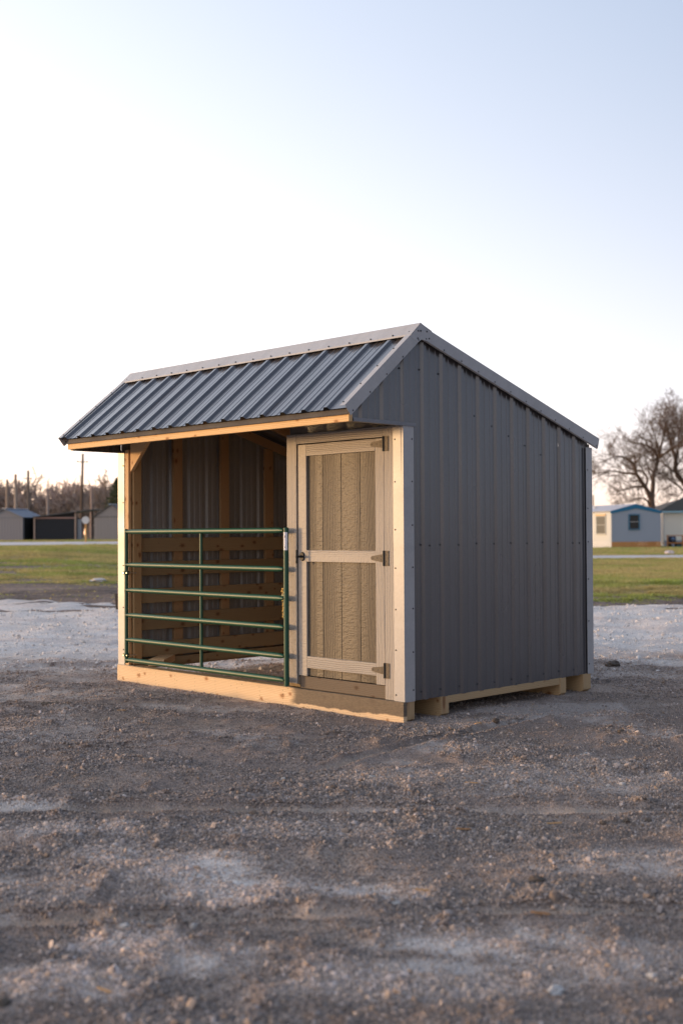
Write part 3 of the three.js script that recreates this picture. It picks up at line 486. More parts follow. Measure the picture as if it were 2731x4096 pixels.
// ---------------------------------------------------------------- green tube gate
{
  const gate = thing('tube_gate', 'dark green tube farm gate across the open stall of the shed', 'gate', [-2.33, 0, 0.075]);
  const x0 = -3.450 + 2.33, x1 = -1.213 + 2.33;
  function railGeo(len, r) {                                      // tube with pinched ends
    const seg = 40, ring = 14, pos = [], idx = [];
    for (let i = 0; i <= seg; i++) { const t = i / seg, x = (t - 0.5) * len, e = Math.min(t, 1 - t) * len, f = step(0.0, 0.07, e), ry = r * (0.55 + 0.45 * f), rz = r * (1.25 - 0.25 * f); for (let k = 0; k < ring; k++) { const a = k / ring * 2 * Math.PI; pos.push(x, Math.cos(a) * ry, Math.sin(a) * rz); } }
    for (let i = 0; i < seg; i++) for (let k = 0; k < ring; k++) { const a = i * ring + k, b = i * ring + (k + 1) % ring, c = a + ring, d = b + ring; idx.push(a, b, d, a, d, c); }
    const g = new THREE.BufferGeometry(); g.setAttribute('position', new THREE.Float32BufferAttribute(pos, 3)); g.setIndex(idx); g.computeVertexNormals(); return g;
  }
  const rg = railGeo(x1 - x0 - 0.03, 0.0230);
  for (const y of [1.422, 1.111, 0.875, 0.642, 0.410, 0.220]) { const m = mesh('rail', rg, M.green, gate); m.position.set((x0 + x1) / 2, y, 0); m.rotation.z = rr(-0.0012, 0.0012); }
  const post = (n, x, ya, yb, r, z = 0) => { const m = mesh(n, new THREE.LatheGeometry([[0, ya], [r * 0.85, ya], [r, ya + 0.004], [r, yb - 0.008], [r * 0.8, yb - 0.002], [0, yb]].map(p => new THREE.Vector2(...p)), 16), M.green, gate); m.position.set(x, 0, z); return m; };
  post('end_post', x0, 0.190, 1.448, 0.0195); const ep = post('end_post', x1, 0.172, 1.447, 0.0215);
  post('upright', 0, 0.21, 1.42, 0.015, -0.012);
  const g = new THREE.CylinderGeometry(0.0222, 0.0222, 0.145, 10, 1, true, -0.25, 1.7); const stk = mesh('label_sticker', g, M.sticker, ep); stk.position.set(0, 1.335, 0); M.sticker.side = THREE.DoubleSide;
  for (const [y, h] of [[1.372, 0.018], [1.287, 0.010]]) { const q = mesh('print', new THREE.CylinderGeometry(0.0226, 0.0226, h, 8, 1, true, 0.28, 0.28), M.ink, ep); q.position.y = y; }
  M.ink.side = THREE.DoubleSide;
  for (const y of [1.035, 0.262]) {                               // hinge straps and bolts
    const h = mesh('hinge_strap', new THREE.CylinderGeometry(0.026, 0.026, 0.034, 14), M.green, gate); h.position.set(x0, y, 0);
    const ear = mesh('strap_ear', new RoundedBoxGeometry(0.03, 0.034, 0.016, 1, 0.003), M.green, h); ear.position.set(-0.032, 0, 0);
    const b = mesh('bolt', new THREE.CylinderGeometry(0.006, 0.006, 0.11, 8).rotateX(Math.PI / 2), M.zinc, h); b.position.set(0.028, 0, -0.035);
    const hd = mesh('bolt_head', new THREE.CylinderGeometry(0.009, 0.009, 0.008, 6).rotateX(Math.PI / 2), M.zinc, h); hd.position.set(-0.006, 0, 0.028);
  }
  // latch tab and chain
  const s = new THREE.Shape([[-0.055, 0.893], [-0.02, 0.935], [-0.02, 0.893]].map(p => new THREE.Vector2(...p)));
  const tab = mesh('chain_tab', new THREE.ExtrudeGeometry(s, { depth: 0.004, bevelEnabled: false }), M.green, gate); tab.position.set(x1, 0, 0.004);
  const link = new THREE.TorusGeometry(0.0085, 0.0024, 6, 10).scale(0.75, 1.45, 1);
  const chain = new THREE.Group(); chain.name = 'chain'; gate.add(chain);
  const pts = [[-0.028, 0.945], [-0.030, 0.932], [-0.024, 0.920], [-0.020, 0.855], [-0.022, 0.834], [-0.019, 0.813], [-0.021, 0.792], [-0.019, 0.771], [-0.021, 0.750], [-0.018, 0.729]];
  pts.forEach(([a, y], i) => { const m = mesh('link', link, M.brass, chain); m.position.set(x1 + a - 0.004, y, 0.012); m.rotation.y = i % 2 ? 1.2 : -0.3; m.rotation.z = 0.15 * (i % 3 - 1); });
}

// ---------------------------------------------------------------- neighbouring sheds to the west (about 100 m away)
const flat = (r, g, b, rough = 0.8) => new THREE.MeshStandardMaterial({ color: lin(r, g, b), roughness: rough });
const ground = (u, d) => { const [x, z] = toXZ(u, d); return [x, landHeight(u, d), z]; };
const SITE = 0.7892;                                               // turn that squares a thing to the site frame (its front faces +z of the frame)
const pxU = (px, d) => (px - 1365.5) / 4664 * d;
function gableShed(name, label, u, d, turn, w, dep, hw, hr, mw, mr, opts = {}) {
  const g = thing(name, label, 'shed', ground(u, d), SITE + turn, 'portable sheds across the lane');
  const prism = (pts, z0, z1) => { const q = new THREE.ExtrudeGeometry(new THREE.Shape(pts.map(p => new THREE.Vector2(...p))), { depth: z1 - z0, bevelEnabled: false }); q.translate(0, 0, z0); return q; };
  mesh('wall', prism([[-w / 2, 0], [w / 2, 0], [w / 2, hw], [0, hr], [-w / 2, hw]], -dep, 0), mw, g);
  const n = Math.round(w / 0.3);
  for (let k = 1; k < n; k++) { const x = -w / 2 + k * w / n, top = hw + (hr - hw) * (1 - Math.abs(x) / (w / 2)); mesh('batten', new THREE.BoxGeometry(0.02, top - 0.05, 0.016).translate(x, (top - 0.05) / 2, 0.008), mw, g); }
  mesh('belly_band', new THREE.BoxGeometry(w + 0.02, 0.06, 0.03).translate(0, hw, 0.025), mr, g);
  for (const s of [-1, 1]) { const len = Math.hypot(w / 2 + 0.15, hr - hw + 0.08), a = Math.atan2(hr - hw, w / 2); const m = mesh('roof', new THREE.BoxGeometry(len, 0.05, dep + 0.3), mr, g); m.position.set(s * (w / 4 + 0.06), (hw + hr) / 2 + 0.03, -dep / 2); m.rotation.z = -s * a; for (let k = 0; k < 8; k++) mesh('seam', new THREE.BoxGeometry(len, 0.02, 0.02).translate(0, 0.03, -dep / 2 + k * dep / 7), mr, m); }
  mesh('ridge_cap', new THREE.BoxGeometry(0.35, 0.05, dep + 0.32).translate(0, hr + 0.075, -dep / 2), opts.cap ?? mr, g);
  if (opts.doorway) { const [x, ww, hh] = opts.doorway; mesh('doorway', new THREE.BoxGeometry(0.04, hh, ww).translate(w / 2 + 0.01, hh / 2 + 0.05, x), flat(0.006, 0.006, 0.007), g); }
  for (const s of [-1, 1]) mesh('skid', new THREE.BoxGeometry(0.15, 0.12, dep).translate(s * w * 0.35, 0.02, -dep / 2), flat(0.2, 0.15, 0.1), g);
  return g;
}
gableShed('portable_shed', 'grey gabled shed with dark doorway and slate roof beside the black shed', pxU(20, 100), 100, -0.30, 3.5, 3.2, 2.0, 2.72, flat(0.20, 0.20, 0.225), flat(0.115, 0.14, 0.19, 0.5), { doorway: [-1.1, 1.7, 1.95], cap: flat(0.75, 0.75, 0.78, 0.4) });
gableShed('portable_shed', 'tan gabled shed with pale blue ridge under the evergreen', pxU(446, 98), 98, -0.12, 2.95, 4, 2.0, 2.98, flat(0.30, 0.265, 0.25), flat(0.13, 0.115, 0.11, 0.6), { cap: flat(0.35, 0.48, 0.62, 0.4) });
{ // black lean-to shed with open porch
  const g = thing('lean_to_shed', 'black lean-to shed with pale posts and a sloping roof with open porch', 'shed', ground(pxU(220, 100), 100), SITE + 0.02, 'portable sheds across the lane');
  const black = flat(0.020, 0.021, 0.027), post = flat(0.42, 0.30, 0.24), roof = flat(0.10, 0.10, 0.105, 0.6);
  const w0 = -1.67, w1 = 1.72, w2 = 3.25;
  mesh('wall', new THREE.BoxGeometry(w1 - w0, 1.92, 2.6).translate((w0 + w1) / 2, 0.98, -1.3), black, g);
  const s = new THREE.Shape([[w0, 1.98], [w1, 1.98], [w1, 2.50], [w0, 2.02]].map(p => new THREE.Vector2(...p))); mesh('gable', new THREE.ExtrudeGeometry(s, { depth: 0.05, bevelEnabled: false }).translate(0, 0, -0.3), flat(0.035, 0.035, 0.04), g);
  for (let k = 0; k < 14; k++) mesh('wall_rib', new THREE.BoxGeometry(0.03, 1.9, 0.02).translate(w0 + 0.15 + k * 0.235, 0.97, 0.012), black, g);
  mesh('top_rail', new THREE.BoxGeometry(w1 - w0, 0.12, 0.05).translate((w0 + w1) / 2, 1.96, 0.03), flat(0.36, 0.22, 0.19), g);
  for (const [x, h] of [[w0 - 0.05, 2.1], [w1 + 0.05, 2.55]]) mesh('post', new THREE.BoxGeometry(0.12, h, 0.12).translate(x, h / 2, 0.03), post, g);
  mesh('post', new THREE.BoxGeometry(0.12, 2.6, 0.12).translate(w2 - 0.1, 1.3, -2.0), post, g); mesh('post', new THREE.BoxGeometry(0.12, 2.6, 0.12).translate(w2 - 0.55, 1.3, -2.5), flat(0.10, 0.07, 0.05), g);
  mesh('side_sheet', new THREE.BoxGeometry(0.35, 1.8, 0.04).translate(w1 + 0.33, 0.95, -0.3), flat(0.32, 0.34, 0.38), g);
  mesh('porch_floor', new THREE.BoxGeometry(w2 - w1, 0.12, 2.6).translate((w1 + w2) / 2, 0.1, -1.3), flat(0.2, 0.2, 0.2), g);
  for (let k = 0; k < 5; k++) mesh('baluster', new THREE.BoxGeometry(0.03, 1.1, 0.03).translate(w2 - 0.75 + k * 0.15, 0.7, -1.0), flat(0.12, 0.1, 0.09), g);
  const rl = Math.hypot(w2 - w0 + 0.3, 0.65), m = mesh('roof', new THREE.BoxGeometry(rl, 0.07, 3.2), roof, g); m.position.set((w0 + w2) / 2 + 0.02, 2.36, -1.3); m.rotation.z = 0.122;
}
{ // round pale sign on an orange post
  const d = 84, g = thing('round_sign', 'round pale sign on an orange post before the open porch', 'sign', ground(pxU(344, d), d), SITE);
  mesh('post', new THREE.CylinderGeometry(0.05, 0.05, 1.75, 10).translate(0, 0.87, 0), flat(0.62, 0.33, 0.10), g);
  mesh('disc', new THREE.CylinderGeometry(0.27, 0.27, 0.03, 28).rotateX(Math.PI / 2).translate(0, 1.62, 0.06), flat(0.60, 0.57, 0.52), g);
}
{ // water meter box and pale crates seen between the sheds
  const d = 112, g = thing('stacked_boards', 'stack of pale boards seen between the grey shed and black shed', 'boards', ground(pxU(126, d), d), SITE);
  for (let k = 0; k < 6; k++) mesh('board', new THREE.BoxGeometry(0.9, 0.16, 0.8).translate(rr(-0.05, 0.05), 0.1 + k * 0.3, 0), flat(0.50 + 0.06 * (k % 3), 0.46 + 0.03 * (k % 2), 0.36), g);
}
// utility poles and yard poles
const poleMat = flat(0.20, 0.15, 0.12, 0.9);
function pole(px, d, h, r, label, lean = 0, arm = 0, mat = poleMat) {
  const g = thing('utility_pole', label, 'pole', ground(pxU(px, d), d), SITE, 'poles in front of the wood');
  mesh('shaft', new THREE.CylinderGeometry(r * 0.7, r, h, 10).translate(0, h / 2, 0), mat, g);
  if (arm) { mesh('crossarm', new THREE.BoxGeometry(arm, 0.1, 0.1).translate(0, h - 0.9, 0.12), mat, g); for (const s of [-1, 0.2, 1]) mesh('insulator', new THREE.CylinderGeometry(0.04, 0.05, 0.14, 8).translate(s * arm * 0.45, h - 0.78, 0.12), flat(0.4, 0.4, 0.42, 0.3), g); }
  else mesh('cap', new THREE.CylinderGeometry(r * 0.5, r * 0.75, 0.12, 10).translate(0, h + 0.05, 0), mat, g);
  g.rotation.z = lean; return g;
}
pole(324, 125, 9.2, 0.17, 'tall dark leaning utility pole rising behind the black lean-to shed', -0.026, 1.2, flat(0.11, 0.075, 0.055, 0.9));
pole(30, 130, 6.6, 0.20, 'thick pale pole furthest from the black shed, behind the grey shed', 0, 0, flat(0.30, 0.23, 0.19, 0.9));
pole(66, 128, 7.1, 0.21, 'pale pole rising directly behind the white ridge of the grey shed', 0.01, 0, flat(0.36, 0.29, 0.25, 0.9));
pole(114, 128, 7.6, 0.19, 'brown pole behind the doorway side of the grey shed', 0, 0.9);
pole(192, 150, 6.4, 0.20, 'short faint pole behind the low end of the black shed roof', 0, 0, flat(0.30, 0.25, 0.24, 0.9));
pole(367, 150, 6.6, 0.20, 'short faint pole between lean-to porch and tan shed', 0, 0, flat(0.34, 0.25, 0.22, 0.9));
pole(2371, 150, 6.0, 0.14, 'thin pole beyond the white side of the blue mobile home', 0, 0, flat(0.34, 0.25, 0.2, 0.9));

// ---------------------------------------------------------------- mobile homes to the north (about 100 m away)
function home({ label, u, d, turn, w, len, y0, hw, hr, end, side, gable, roof, skirt, skirtSide, trimC }) {
  const g = thing('mobile_home', label, 'mobile home', ground(u, d), SITE + turn, 'mobile homes beyond the lane');
  const P = (pts, z0, z1) => new THREE.ExtrudeGeometry(new THREE.Shape(pts.map(p => new THREE.Vector2(...p))), { depth: z1 - z0, bevelEnabled: false }).translate(0, 0, z0);
  mesh('end_wall', P([[0, y0], [w, y0], [w, hw], [w / 2, hr - 0.25], [0, hw]], -0.06, 0), end, g);
  for (let k = 1; k < w / 0.2; k++) mesh('siding_rib', new THREE.BoxGeometry(0.03, hw - y0 - 0.1, 0.014).translate(k * 0.2, (hw + y0) / 2, 0.007), end, g);
  mesh('side_wall', new THREE.BoxGeometry(0.06, hw - y0, len).translate(0.03, (hw + y0) / 2, -len / 2 - 0.061), side, g); mesh('side_wall', new THREE.BoxGeometry(0.06, hw - y0, len).translate(w - 0.03, (hw + y0) / 2, -len / 2 - 0.061), side, g);
  mesh('back_wall', new THREE.BoxGeometry(w, hw - y0, 0.06).translate(w / 2, (hw + y0) / 2, -len - 0.1), side, g);
  mesh('corner_trim', new THREE.BoxGeometry(0.09, hw - y0, 0.09).translate(-0.02, (hw + y0) / 2, 0.0), side, g);
  mesh('gable_trim', P([[-0.1, hw - 0.14], [-0.1, hw + 0.06], [w / 2, hr], [w + 0.1, hw + 0.06], [w + 0.1, hw - 0.14], [w / 2, hr - 0.40 + 0.02]], 0.002, 0.07), gable, g);
  for (const s of [-1, 1]) { const a = Math.atan2(hr - hw - 0.06, w / 2 + 0.1), l = Math.hypot(hr - hw - 0.06, w / 2 + 0.12); const m = mesh('roof', new THREE.BoxGeometry(l, 0.06, len + 0.2), roof, g); m.position.set(w / 2 + s * (w / 4 + 0.05), (hr + hw + 0.06) / 2, -len / 2 - 0.1); m.rotation.z = -s * a; }
  const n = 4; for (let k = 0; k < n; k++) { const h = y0 / n; mesh('skirt_plank', new THREE.BoxGeometry(w - 0.04, h - 0.012, 0.04).translate(w / 2, h * (k + 0.5), -0.03), skirt, g); mesh('skirt_plank', new THREE.BoxGeometry(0.04, h - 0.01, len).translate(-0.005, h * (k + 0.5), -len / 2 - 0.06), skirtSide, g); }
  return g;
}
function window_(g, x, y, w, h, z, frame, glass, side) {
  const f = new THREE.Group(); f.name = 'window'; g.add(f); f.position.set(...(side ? [-0.03, y, x] : [x, y, z])); if (side) f.rotation.y = -Math.PI / 2;
  const t = 0.09; for (const s of [-1, 1]) { mesh('frame', new THREE.BoxGeometry(t, h, 0.08).translate(s * (w / 2 - t / 2), 0, 0), frame, f); mesh('frame', new THREE.BoxGeometry(w - 2 * t, t, 0.08).translate(0, s * (h / 2 - t / 2), 0), frame, f); }
  mesh('meeting_rail', new THREE.BoxGeometry(w - 2 * t, 0.05, 0.05).translate(0, 0.02, 0), flat(0.4, 0.4, 0.4), f);
  for (const s of [-1, 1]) mesh('pane', new THREE.BoxGeometry(w - 2 * t, h / 2 - t - 0.03, 0.015).translate(0, s * (h / 4 - t / 2 + 0.01) + 0.02, -0.01), glass, f);
}
const white = flat(0.56, 0.53, 0.50), glassDark = flat(0.012, 0.011, 0.012, 0.25), teal = flat(0.012, 0.15, 0.29, 0.6);
{
  const d = 99, u0 = pxU(2444, d);
  const g = home({ label: 'blue ended mobile home with teal gable, white side and wood skirt', u: u0, d, turn: 0.22, w: 4.55, len: 14, y0: 0.52, hw: 3.06, hr: 3.74, end: flat(0.33, 0.37, 0.44), side: flat(0.52, 0.53, 0.53), gable: teal, roof: flat(0.46, 0.46, 0.50, 0.5), skirt: wood(0.75, 0.46, 0.22), skirtSide: flat(0.6, 0.6, 0.6) });
  window_(g, 2.05, 2.2, 1.02, 1.36, 0.05, flat(0.05, 0.16, 0.26), glassDark);
  window_(g, -2.0, 1.95, 1.9, 1.65, 0, flat(0.40, 0.41, 0.40), flat(0.12, 0.115, 0.1, 0.4), true);
  mesh('window_awning', new THREE.BoxGeometry(0.12, 0.12, 1.9).translate(-0.06, 2.84, -2.0), flat(0.72, 0.46, 0.24), g);
  const v = mesh('roof_vent', new THREE.CylinderGeometry(0.14, 0.2, 0.28, 12).translate(1.3, 3.52, -6), flat(0.5, 0.5, 0.5), g);
  const mt = mesh('meter_box', new THREE.BoxGeometry(0.1, 0.4, 0.3).translate(-0.06, 1.35, -5.2), flat(0.25, 0.26, 0.27), g); mesh('conduit', new THREE.CylinderGeometry(0.04, 0.04, 1.2, 8).translate(-0.06, 0.6, -5.2), flat(0.25, 0.26, 0.27), mt);
}
{
  const d = 112, u0 = pxU(2653, d);
  const g = home({ label: 'cream mobile home with dark hipped roof behind the wooden porch', u: u0, d, turn: 0.05, w: 9, len: 8, y0: 0.5, hw: 3.3, hr: 4.7, end: flat(0.78, 0.72, 0.62), side: white, gable: flat(0.30, 0.42, 0.47), roof: flat(0.10, 0.105, 0.105, 0.9), skirt: flat(0.28, 0.32, 0.38), skirtSide: white });
  for (const c of [...g.children]) if (c.name === 'gable_trim') g.remove(c);
  const s = new THREE.Shape([[-0.5, 3.3], [9.4, 3.3], [7, 4.75], [2.1, 4.72]].map(p => new THREE.Vector2(...p))); 
  mesh('hip', new THREE.ExtrudeGeometry(s, { depth: 0.3, bevelEnabled: false }).rotateX(-0.02).translate(0, 0.04, 0.06), flat(0.10, 0.105, 0.105, 0.9), g);
  mesh('eave_trim', new THREE.BoxGeometry(10, 0.18, 0.08).translate(4.5, 3.24, 0.42), flat(0.30, 0.47, 0.55), g);
}
{ // wooden porch rail with things under it
  const d = 103, ow = wood(0.72, 0.40, 0.2), g = thing('wooden_porch', 'orange wooden porch rail in front of the cream mobile home', 'porch', ground(pxU(2661, d), d), SITE);
  for (const x of [0.12, 1.45, 2.9]) mesh('post', new THREE.BoxGeometry(0.1, 0.98, 0.1).translate(x, 0.49, 0), ow, g);
  mesh('top_rail', new THREE.BoxGeometry(3, 0.07, 0.16).translate(1.5, 1.02, 0), ow, g); mesh('lower_rail', new THREE.BoxGeometry(2.9, 0.12, 0.06).translate(1.5, 0.36, 0.03), ow, g); mesh('step', new THREE.BoxGeometry(3, 0.05, 1.2).translate(1.5, 0.33, -0.7), ow, g);
  const c = thing('covered_grill', 'dark covered grill standing behind the porch rail', 'grill', ground(pxU(2684, d + 0.6), d + 0.6), SITE);
  mesh('cover', new RoundedBoxGeometry(0.62, 0.95, 0.6, 3, 0.12).translate(0, 0.48, 0), flat(0.012, 0.016, 0.035, 0.6), c); mesh('lid', new THREE.SphereGeometry(0.2, 16, 10).scale(1, 0.8, 1).translate(0.02, 0.70, 0.28), flat(0.16, 0.24, 0.38, 0.5), c);
  const b = thing('storage_bin', 'teal storage bin under the porch rail', 'bin', ground(pxU(2714, d + 0.4), d + 0.4), SITE); mesh('tub', new RoundedBoxGeometry(0.6, 0.4, 0.4, 2, 0.03).translate(0, 0.2, 0), flat(0.03, 0.12, 0.17, 0.5), b); mesh('lid', new RoundedBoxGeometry(0.64, 0.06, 0.44, 2, 0.02).translate(0, 0.42, 0), flat(0.1, 0.14, 0.16, 0.5), b);
  const p = thing('white_bucket', 'pale bucket standing beside the covered grill', 'bucket', ground(pxU(2688, d + 0.2), d + 0.2), SITE); mesh('pail', new THREE.CylinderGeometry(0.14, 0.12, 0.34, 16).translate(0, 0.17, 0), flat(0.35, 0.42, 0.55, 0.5), p); mesh('rim', new THREE.TorusGeometry(0.14, 0.012, 6, 20).rotateX(Math.PI / 2).translate(0, 0.34, 0), flat(0.5, 0.55, 0.6), p);
}

// ---------------------------------------------------------------- trees
class Branches {
  constructor() { this.pos = []; this.nor = []; }
  tube(pts, radii, sides = 5) {
    const T = new THREE.Vector3(), a = new THREE.Vector3(), b = new THREE.Vector3(), rings = [];
    for (let i = 0; i < pts.length; i++) {
      T.subVectors(pts[Math.min(i + 1, pts.length - 1)], pts[Math.max(i - 1, 0)]).normalize();
      a.set(Math.abs(T.y) > 0.9 ? 1 : 0, Math.abs(T.y) > 0.9 ? 0 : 1, 0).cross(T).normalize(); b.crossVectors(T, a);
      const r = []; for (let k = 0; k < sides; k++) { const t = k / sides * 2 * Math.PI, n = a.clone().multiplyScalar(Math.cos(t)).addScaledVector(b, Math.sin(t)); r.push([pts[i].clone().addScaledVector(n, radii[i]), n]); } rings.push(r);
    }
    for (let i = 0; i < rings.length - 1; i++) for (let k = 0; k < sides; k++) { const q = [rings[i][k], rings[i][(k + 1) % sides], rings[i + 1][(k + 1) % sides], rings[i + 1][k]]; for (const m of [0, 1, 2, 0, 2, 3]) { this.pos.push(...q[m][0].toArray()); this.nor.push(...q[m][1].toArray()); } }
  }
  geo() { const g = new THREE.BufferGeometry(); g.setAttribute('position', new THREE.Float32BufferAttribute(this.pos, 3)); g.setAttribute('normal', new THREE.Float32BufferAttribute(this.nor, 3)); return g; }
}
const rv = (s = 1) => new THREE.Vector3(rr(-s, s), rr(-s, s), rr(-s, s));
function grow(B, start, dir, len, rad, level, opt) {               // a limb that wanders and forks
  const n = level > 1 ? 5 : 3, pts = [start.clone()], rs = [rad]; const p = start.clone(), v = dir.clone().normalize();
  for (let i = 1; i <= n; i++) { v.addScaledVector(rv(), opt.wander).addScaledVector(new THREE.Vector3(0, 1, 0), opt.up * (level < 2 ? 0.5 : 1)).normalize(); p.addScaledVector(v, len / n); pts.push(p.clone()); rs.push(Math.max(rad * (1 - 0.75 * i / n), opt.min)); }
  B.tube(pts, rs, level > 2 ? 6 : level > 0 ? 4 : 3);
  if (level <= 0) return;
  const kids = opt.kids[level] ?? 4;
  for (let k = 0; k < kids; k++) { const t = 0.25 + 0.75 * (k + rnd()) / kids, f = Math.min(n - 1e-3, t * n), i = Math.floor(f), q = pts[i].clone().lerp(pts[i + 1], f - i), d = pts[i + 1].clone().sub(pts[i]).normalize(); d.addScaledVector(rv(), opt.spread).normalize(); grow(B, q, d, len * rr(0.42, 0.68), Math.max(rs[i] * rr(0.45, 0.65), opt.min), level - 1, opt); }
}
const barkMat = new THREE.MeshStandardMaterial({ color: lin(0.135, 0.088, 0.062), roughness: 0.95 });
// the large bare tree behind the blue home: limbs laid out in metres (across, up) at its own distance
function bareTree(label, d, limbs, trunkPts, opt) {
  const px2 = ([x, y]) => [(2300 + x * 0.404 - 1365.5) / 4664 * d, 1.4 + (2126 - (1550 + y * 0.404)) / 4664 * d];
  const base = px2(trunkPts[0]), t = thing('bare_tree', label, 'tree', ground(base[0], d), SITE, 'leafless trees by the mobile homes');
  const local = (p, z) => { const q = px2(p); return new THREE.Vector3(q[0] - base[0], q[1], z); };
  const B0 = new Branches(), tp = trunkPts.map(p => local(p, 0)); tp.unshift(new THREE.Vector3(tp[0].x, -0.1, 0)); B0.tube(tp, tp.map((_, i) => opt.r * (1.15 - 0.2 * i)), 9);
  mesh('trunk', B0.geo(), barkMat, t);
  const B = new Branches();
  for (const { pts, r0, r1, z } of limbs) {
    const c = new THREE.CatmullRomCurve3(pts.map((p, i) => local(p, z * i / (pts.length - 1) + rr(-0.15, 0.15)))), N = pts.length * 3, P = c.getPoints(N), R = P.map((_, i) => r0 + (r1 - r0) * i / N);
    B.tube(P, R, 7);
    for (let k = 0; k < opt.n; k++) { const f = 0.22 + 0.78 * (k + rnd()) / opt.n, i = Math.min(N - 1, Math.floor(f * N)), dd = P[i + 1].clone().sub(P[i]).normalize().addScaledVector(rv(), 0.95); dd.y += 0.25; grow(B, P[i], dd, rr(1.5, 3.1) * (1.1 - 0.45 * f), Math.max(0.012, R[i] * 0.42), 3, opt); }
    grow(B, P[N], P[N].clone().sub(P[N - 1]), 1.8, r1, 3, opt);
  }
  mesh('crown', B.geo(), barkMat, t);
}
const topt = { wander: 0.28, up: 0.06, spread: 0.9, min: 0.0085, kids: { 3: 5, 2: 4, 1: 4 }, n: 11, r: 0.36 };
bareTree('bare spreading tree whose forked trunk stands behind the blue mobile home', 112, [
  { pts: [[748, 1105], [700, 1010], [640, 930], [590, 860], [570, 780], [500, 720], [400, 690], [310, 715]], r0: 0.24, r1: 0.05, z: 1.5 },
  { pts: [[700, 985], [600, 985], [500, 1010], [400, 1030]], r0: 0.11, r1: 0.03, z: 2.2 },
  { pts: [[592, 860], [480, 840], [370, 820], [250, 875]], r0: 0.11, r1: 0.03, z: -1.5 },
  { pts: [[708, 965], [725, 890], [690, 830], [560, 790], [470, 640]], r0: 0.12, r1: 0.03, z: -2 },
  { pts: [[762, 1105], [780, 960], [785, 870], [830, 760], [840, 690], [800, 620], [720, 560], [580, 530]], r0: 0.24, r1: 0.05, z: -1.2 },
  { pts: [[840, 690], [900, 640], [960, 590], [1040, 540]], r0: 0.12, r1: 0.04, z: 1.8 },
  { pts: [[835, 690], [850, 560], [870, 450], [880, 330]], r0: 0.11, r1: 0.03, z: 1.0 },
  { pts: [[840, 690], [770, 520], [700, 430]], r0: 0.09, r1: 0.03, z: 2.4 },
  { pts: [[728, 1165], [690, 1125], [630, 1105], [540, 1112], [480, 1140]], r0: 0.10, r1: 0.03, z: 2.5 },
  { pts: [[785, 880], [830, 860], [900, 850], [960, 780]], r0: 0.09, r1: 0.03, z: -2.4 },
], [[752, 1175], [754, 1105]], topt);
bareTree('bare tree rising from behind the cream mobile home, limbs reaching over it', 116, [
  { pts: [[1150, 1040], [1067, 950], [990, 840], [980, 720], [940, 600], [900, 480], [870, 330]], r0: 0.30, r1: 0.05, z: 1.2 },
  { pts: [[1000, 850], [920, 780], [880, 730], [800, 700]], r0: 0.10, r1: 0.03, z: -1.8 },
  { pts: [[1100, 1040], [1010, 990], [940, 950], [880, 930]], r0: 0.10, r1: 0.03, z: 2 },
  { pts: [[985, 720], [1040, 600], [1050, 430], [1040, 250]], r0: 0.15, r1: 0.03, z: -1.2 },
  { pts: [[1160, 1000], [1200, 800], [1180, 560], [1150, 350]], r0: 0.26, r1: 0.04, z: -0.8 },
  { pts: [[1190, 760], [1100, 620], [1060, 540], [980, 420]], r0: 0.14, r1: 0.03, z: 1.5 },
  { pts: [[1180, 1060], [1300, 900], [1420, 700], [1460, 520]], r0: 0.26, r1: 0.04, z: 1 },
  { pts: [[1067, 950], [1067, 1000], [1000, 1060], [940, 1080]], r0: 0.07, r1: 0.02, z: 2.2 },
], [[1165, 1190], [1160, 1050]], topt);

// bare wood along the horizon: one mass of leafless trees
const woodMat = [lin(0.44, 0.33, 0.28), lin(0.48, 0.34, 0.28), lin(0.36, 0.28, 0.235)].map(c => new THREE.MeshStandardMaterial({ color: c, roughness: 1 }));
for (let v = 0; v < 3; v++) {
  const B = new Branches(), o = { wander: 0.3, up: 0.12, spread: 0.8, min: 0.034, kids: { 4: 6, 3: 5, 2: 4, 1: 3 } };
  B.tube([new THREE.Vector3(0, -0.5, 0), new THREE.Vector3(0.1, 1.2, 0), new THREE.Vector3(0, 2.6, 0.1)], [0.22, 0.18, 0.15], 5);
  for (let k = 0; k < 5; k++) grow(B, new THREE.Vector3(0, rr(0.6, 2.6), 0), new THREE.Vector3(rr(-0.9, 0.9), 1, rr(-0.9, 0.9)), rr(2.2, 3.6), 0.10, 3, o);
  const spots = [];
  for (let k = 0; k < 130; k++) { const d = rr(165, 215), u = rr(-0.62, 0.36) * d; if (Math.abs(u / d) < 0.36 || rnd() < 0.5) spots.push([u, d, rr(0.75, 1.15) * (u < 0 ? 1.25 : 0.75)]); }
  const im = new THREE.InstancedMesh(B.geo(), woodMat[v], spots.length), m = new THREE.Matrix4(), q = new THREE.Quaternion();
  spots.forEach(([u, d, s], i) => { const [x, y, z] = ground(u, d); q.setFromAxisAngle(new THREE.Vector3(0, 1, 0), rr(0, 6.3)); im.setMatrixAt(i, m.compose(new THREE.Vector3(x, y, z), q, new THREE.Vector3(s * 1.25, s, s * 1.25))); });
  im.name = 'bare_wood'; tag(im, ['far wood of leafless grey brown trees along the horizon', 'reddish leafless trees within the far wood along the horizon', 'darker leafless trees within the far wood along the horizon'][v], 'wood', undefined, 'stuff'); im.castShadow = true; scene.add(im);
}
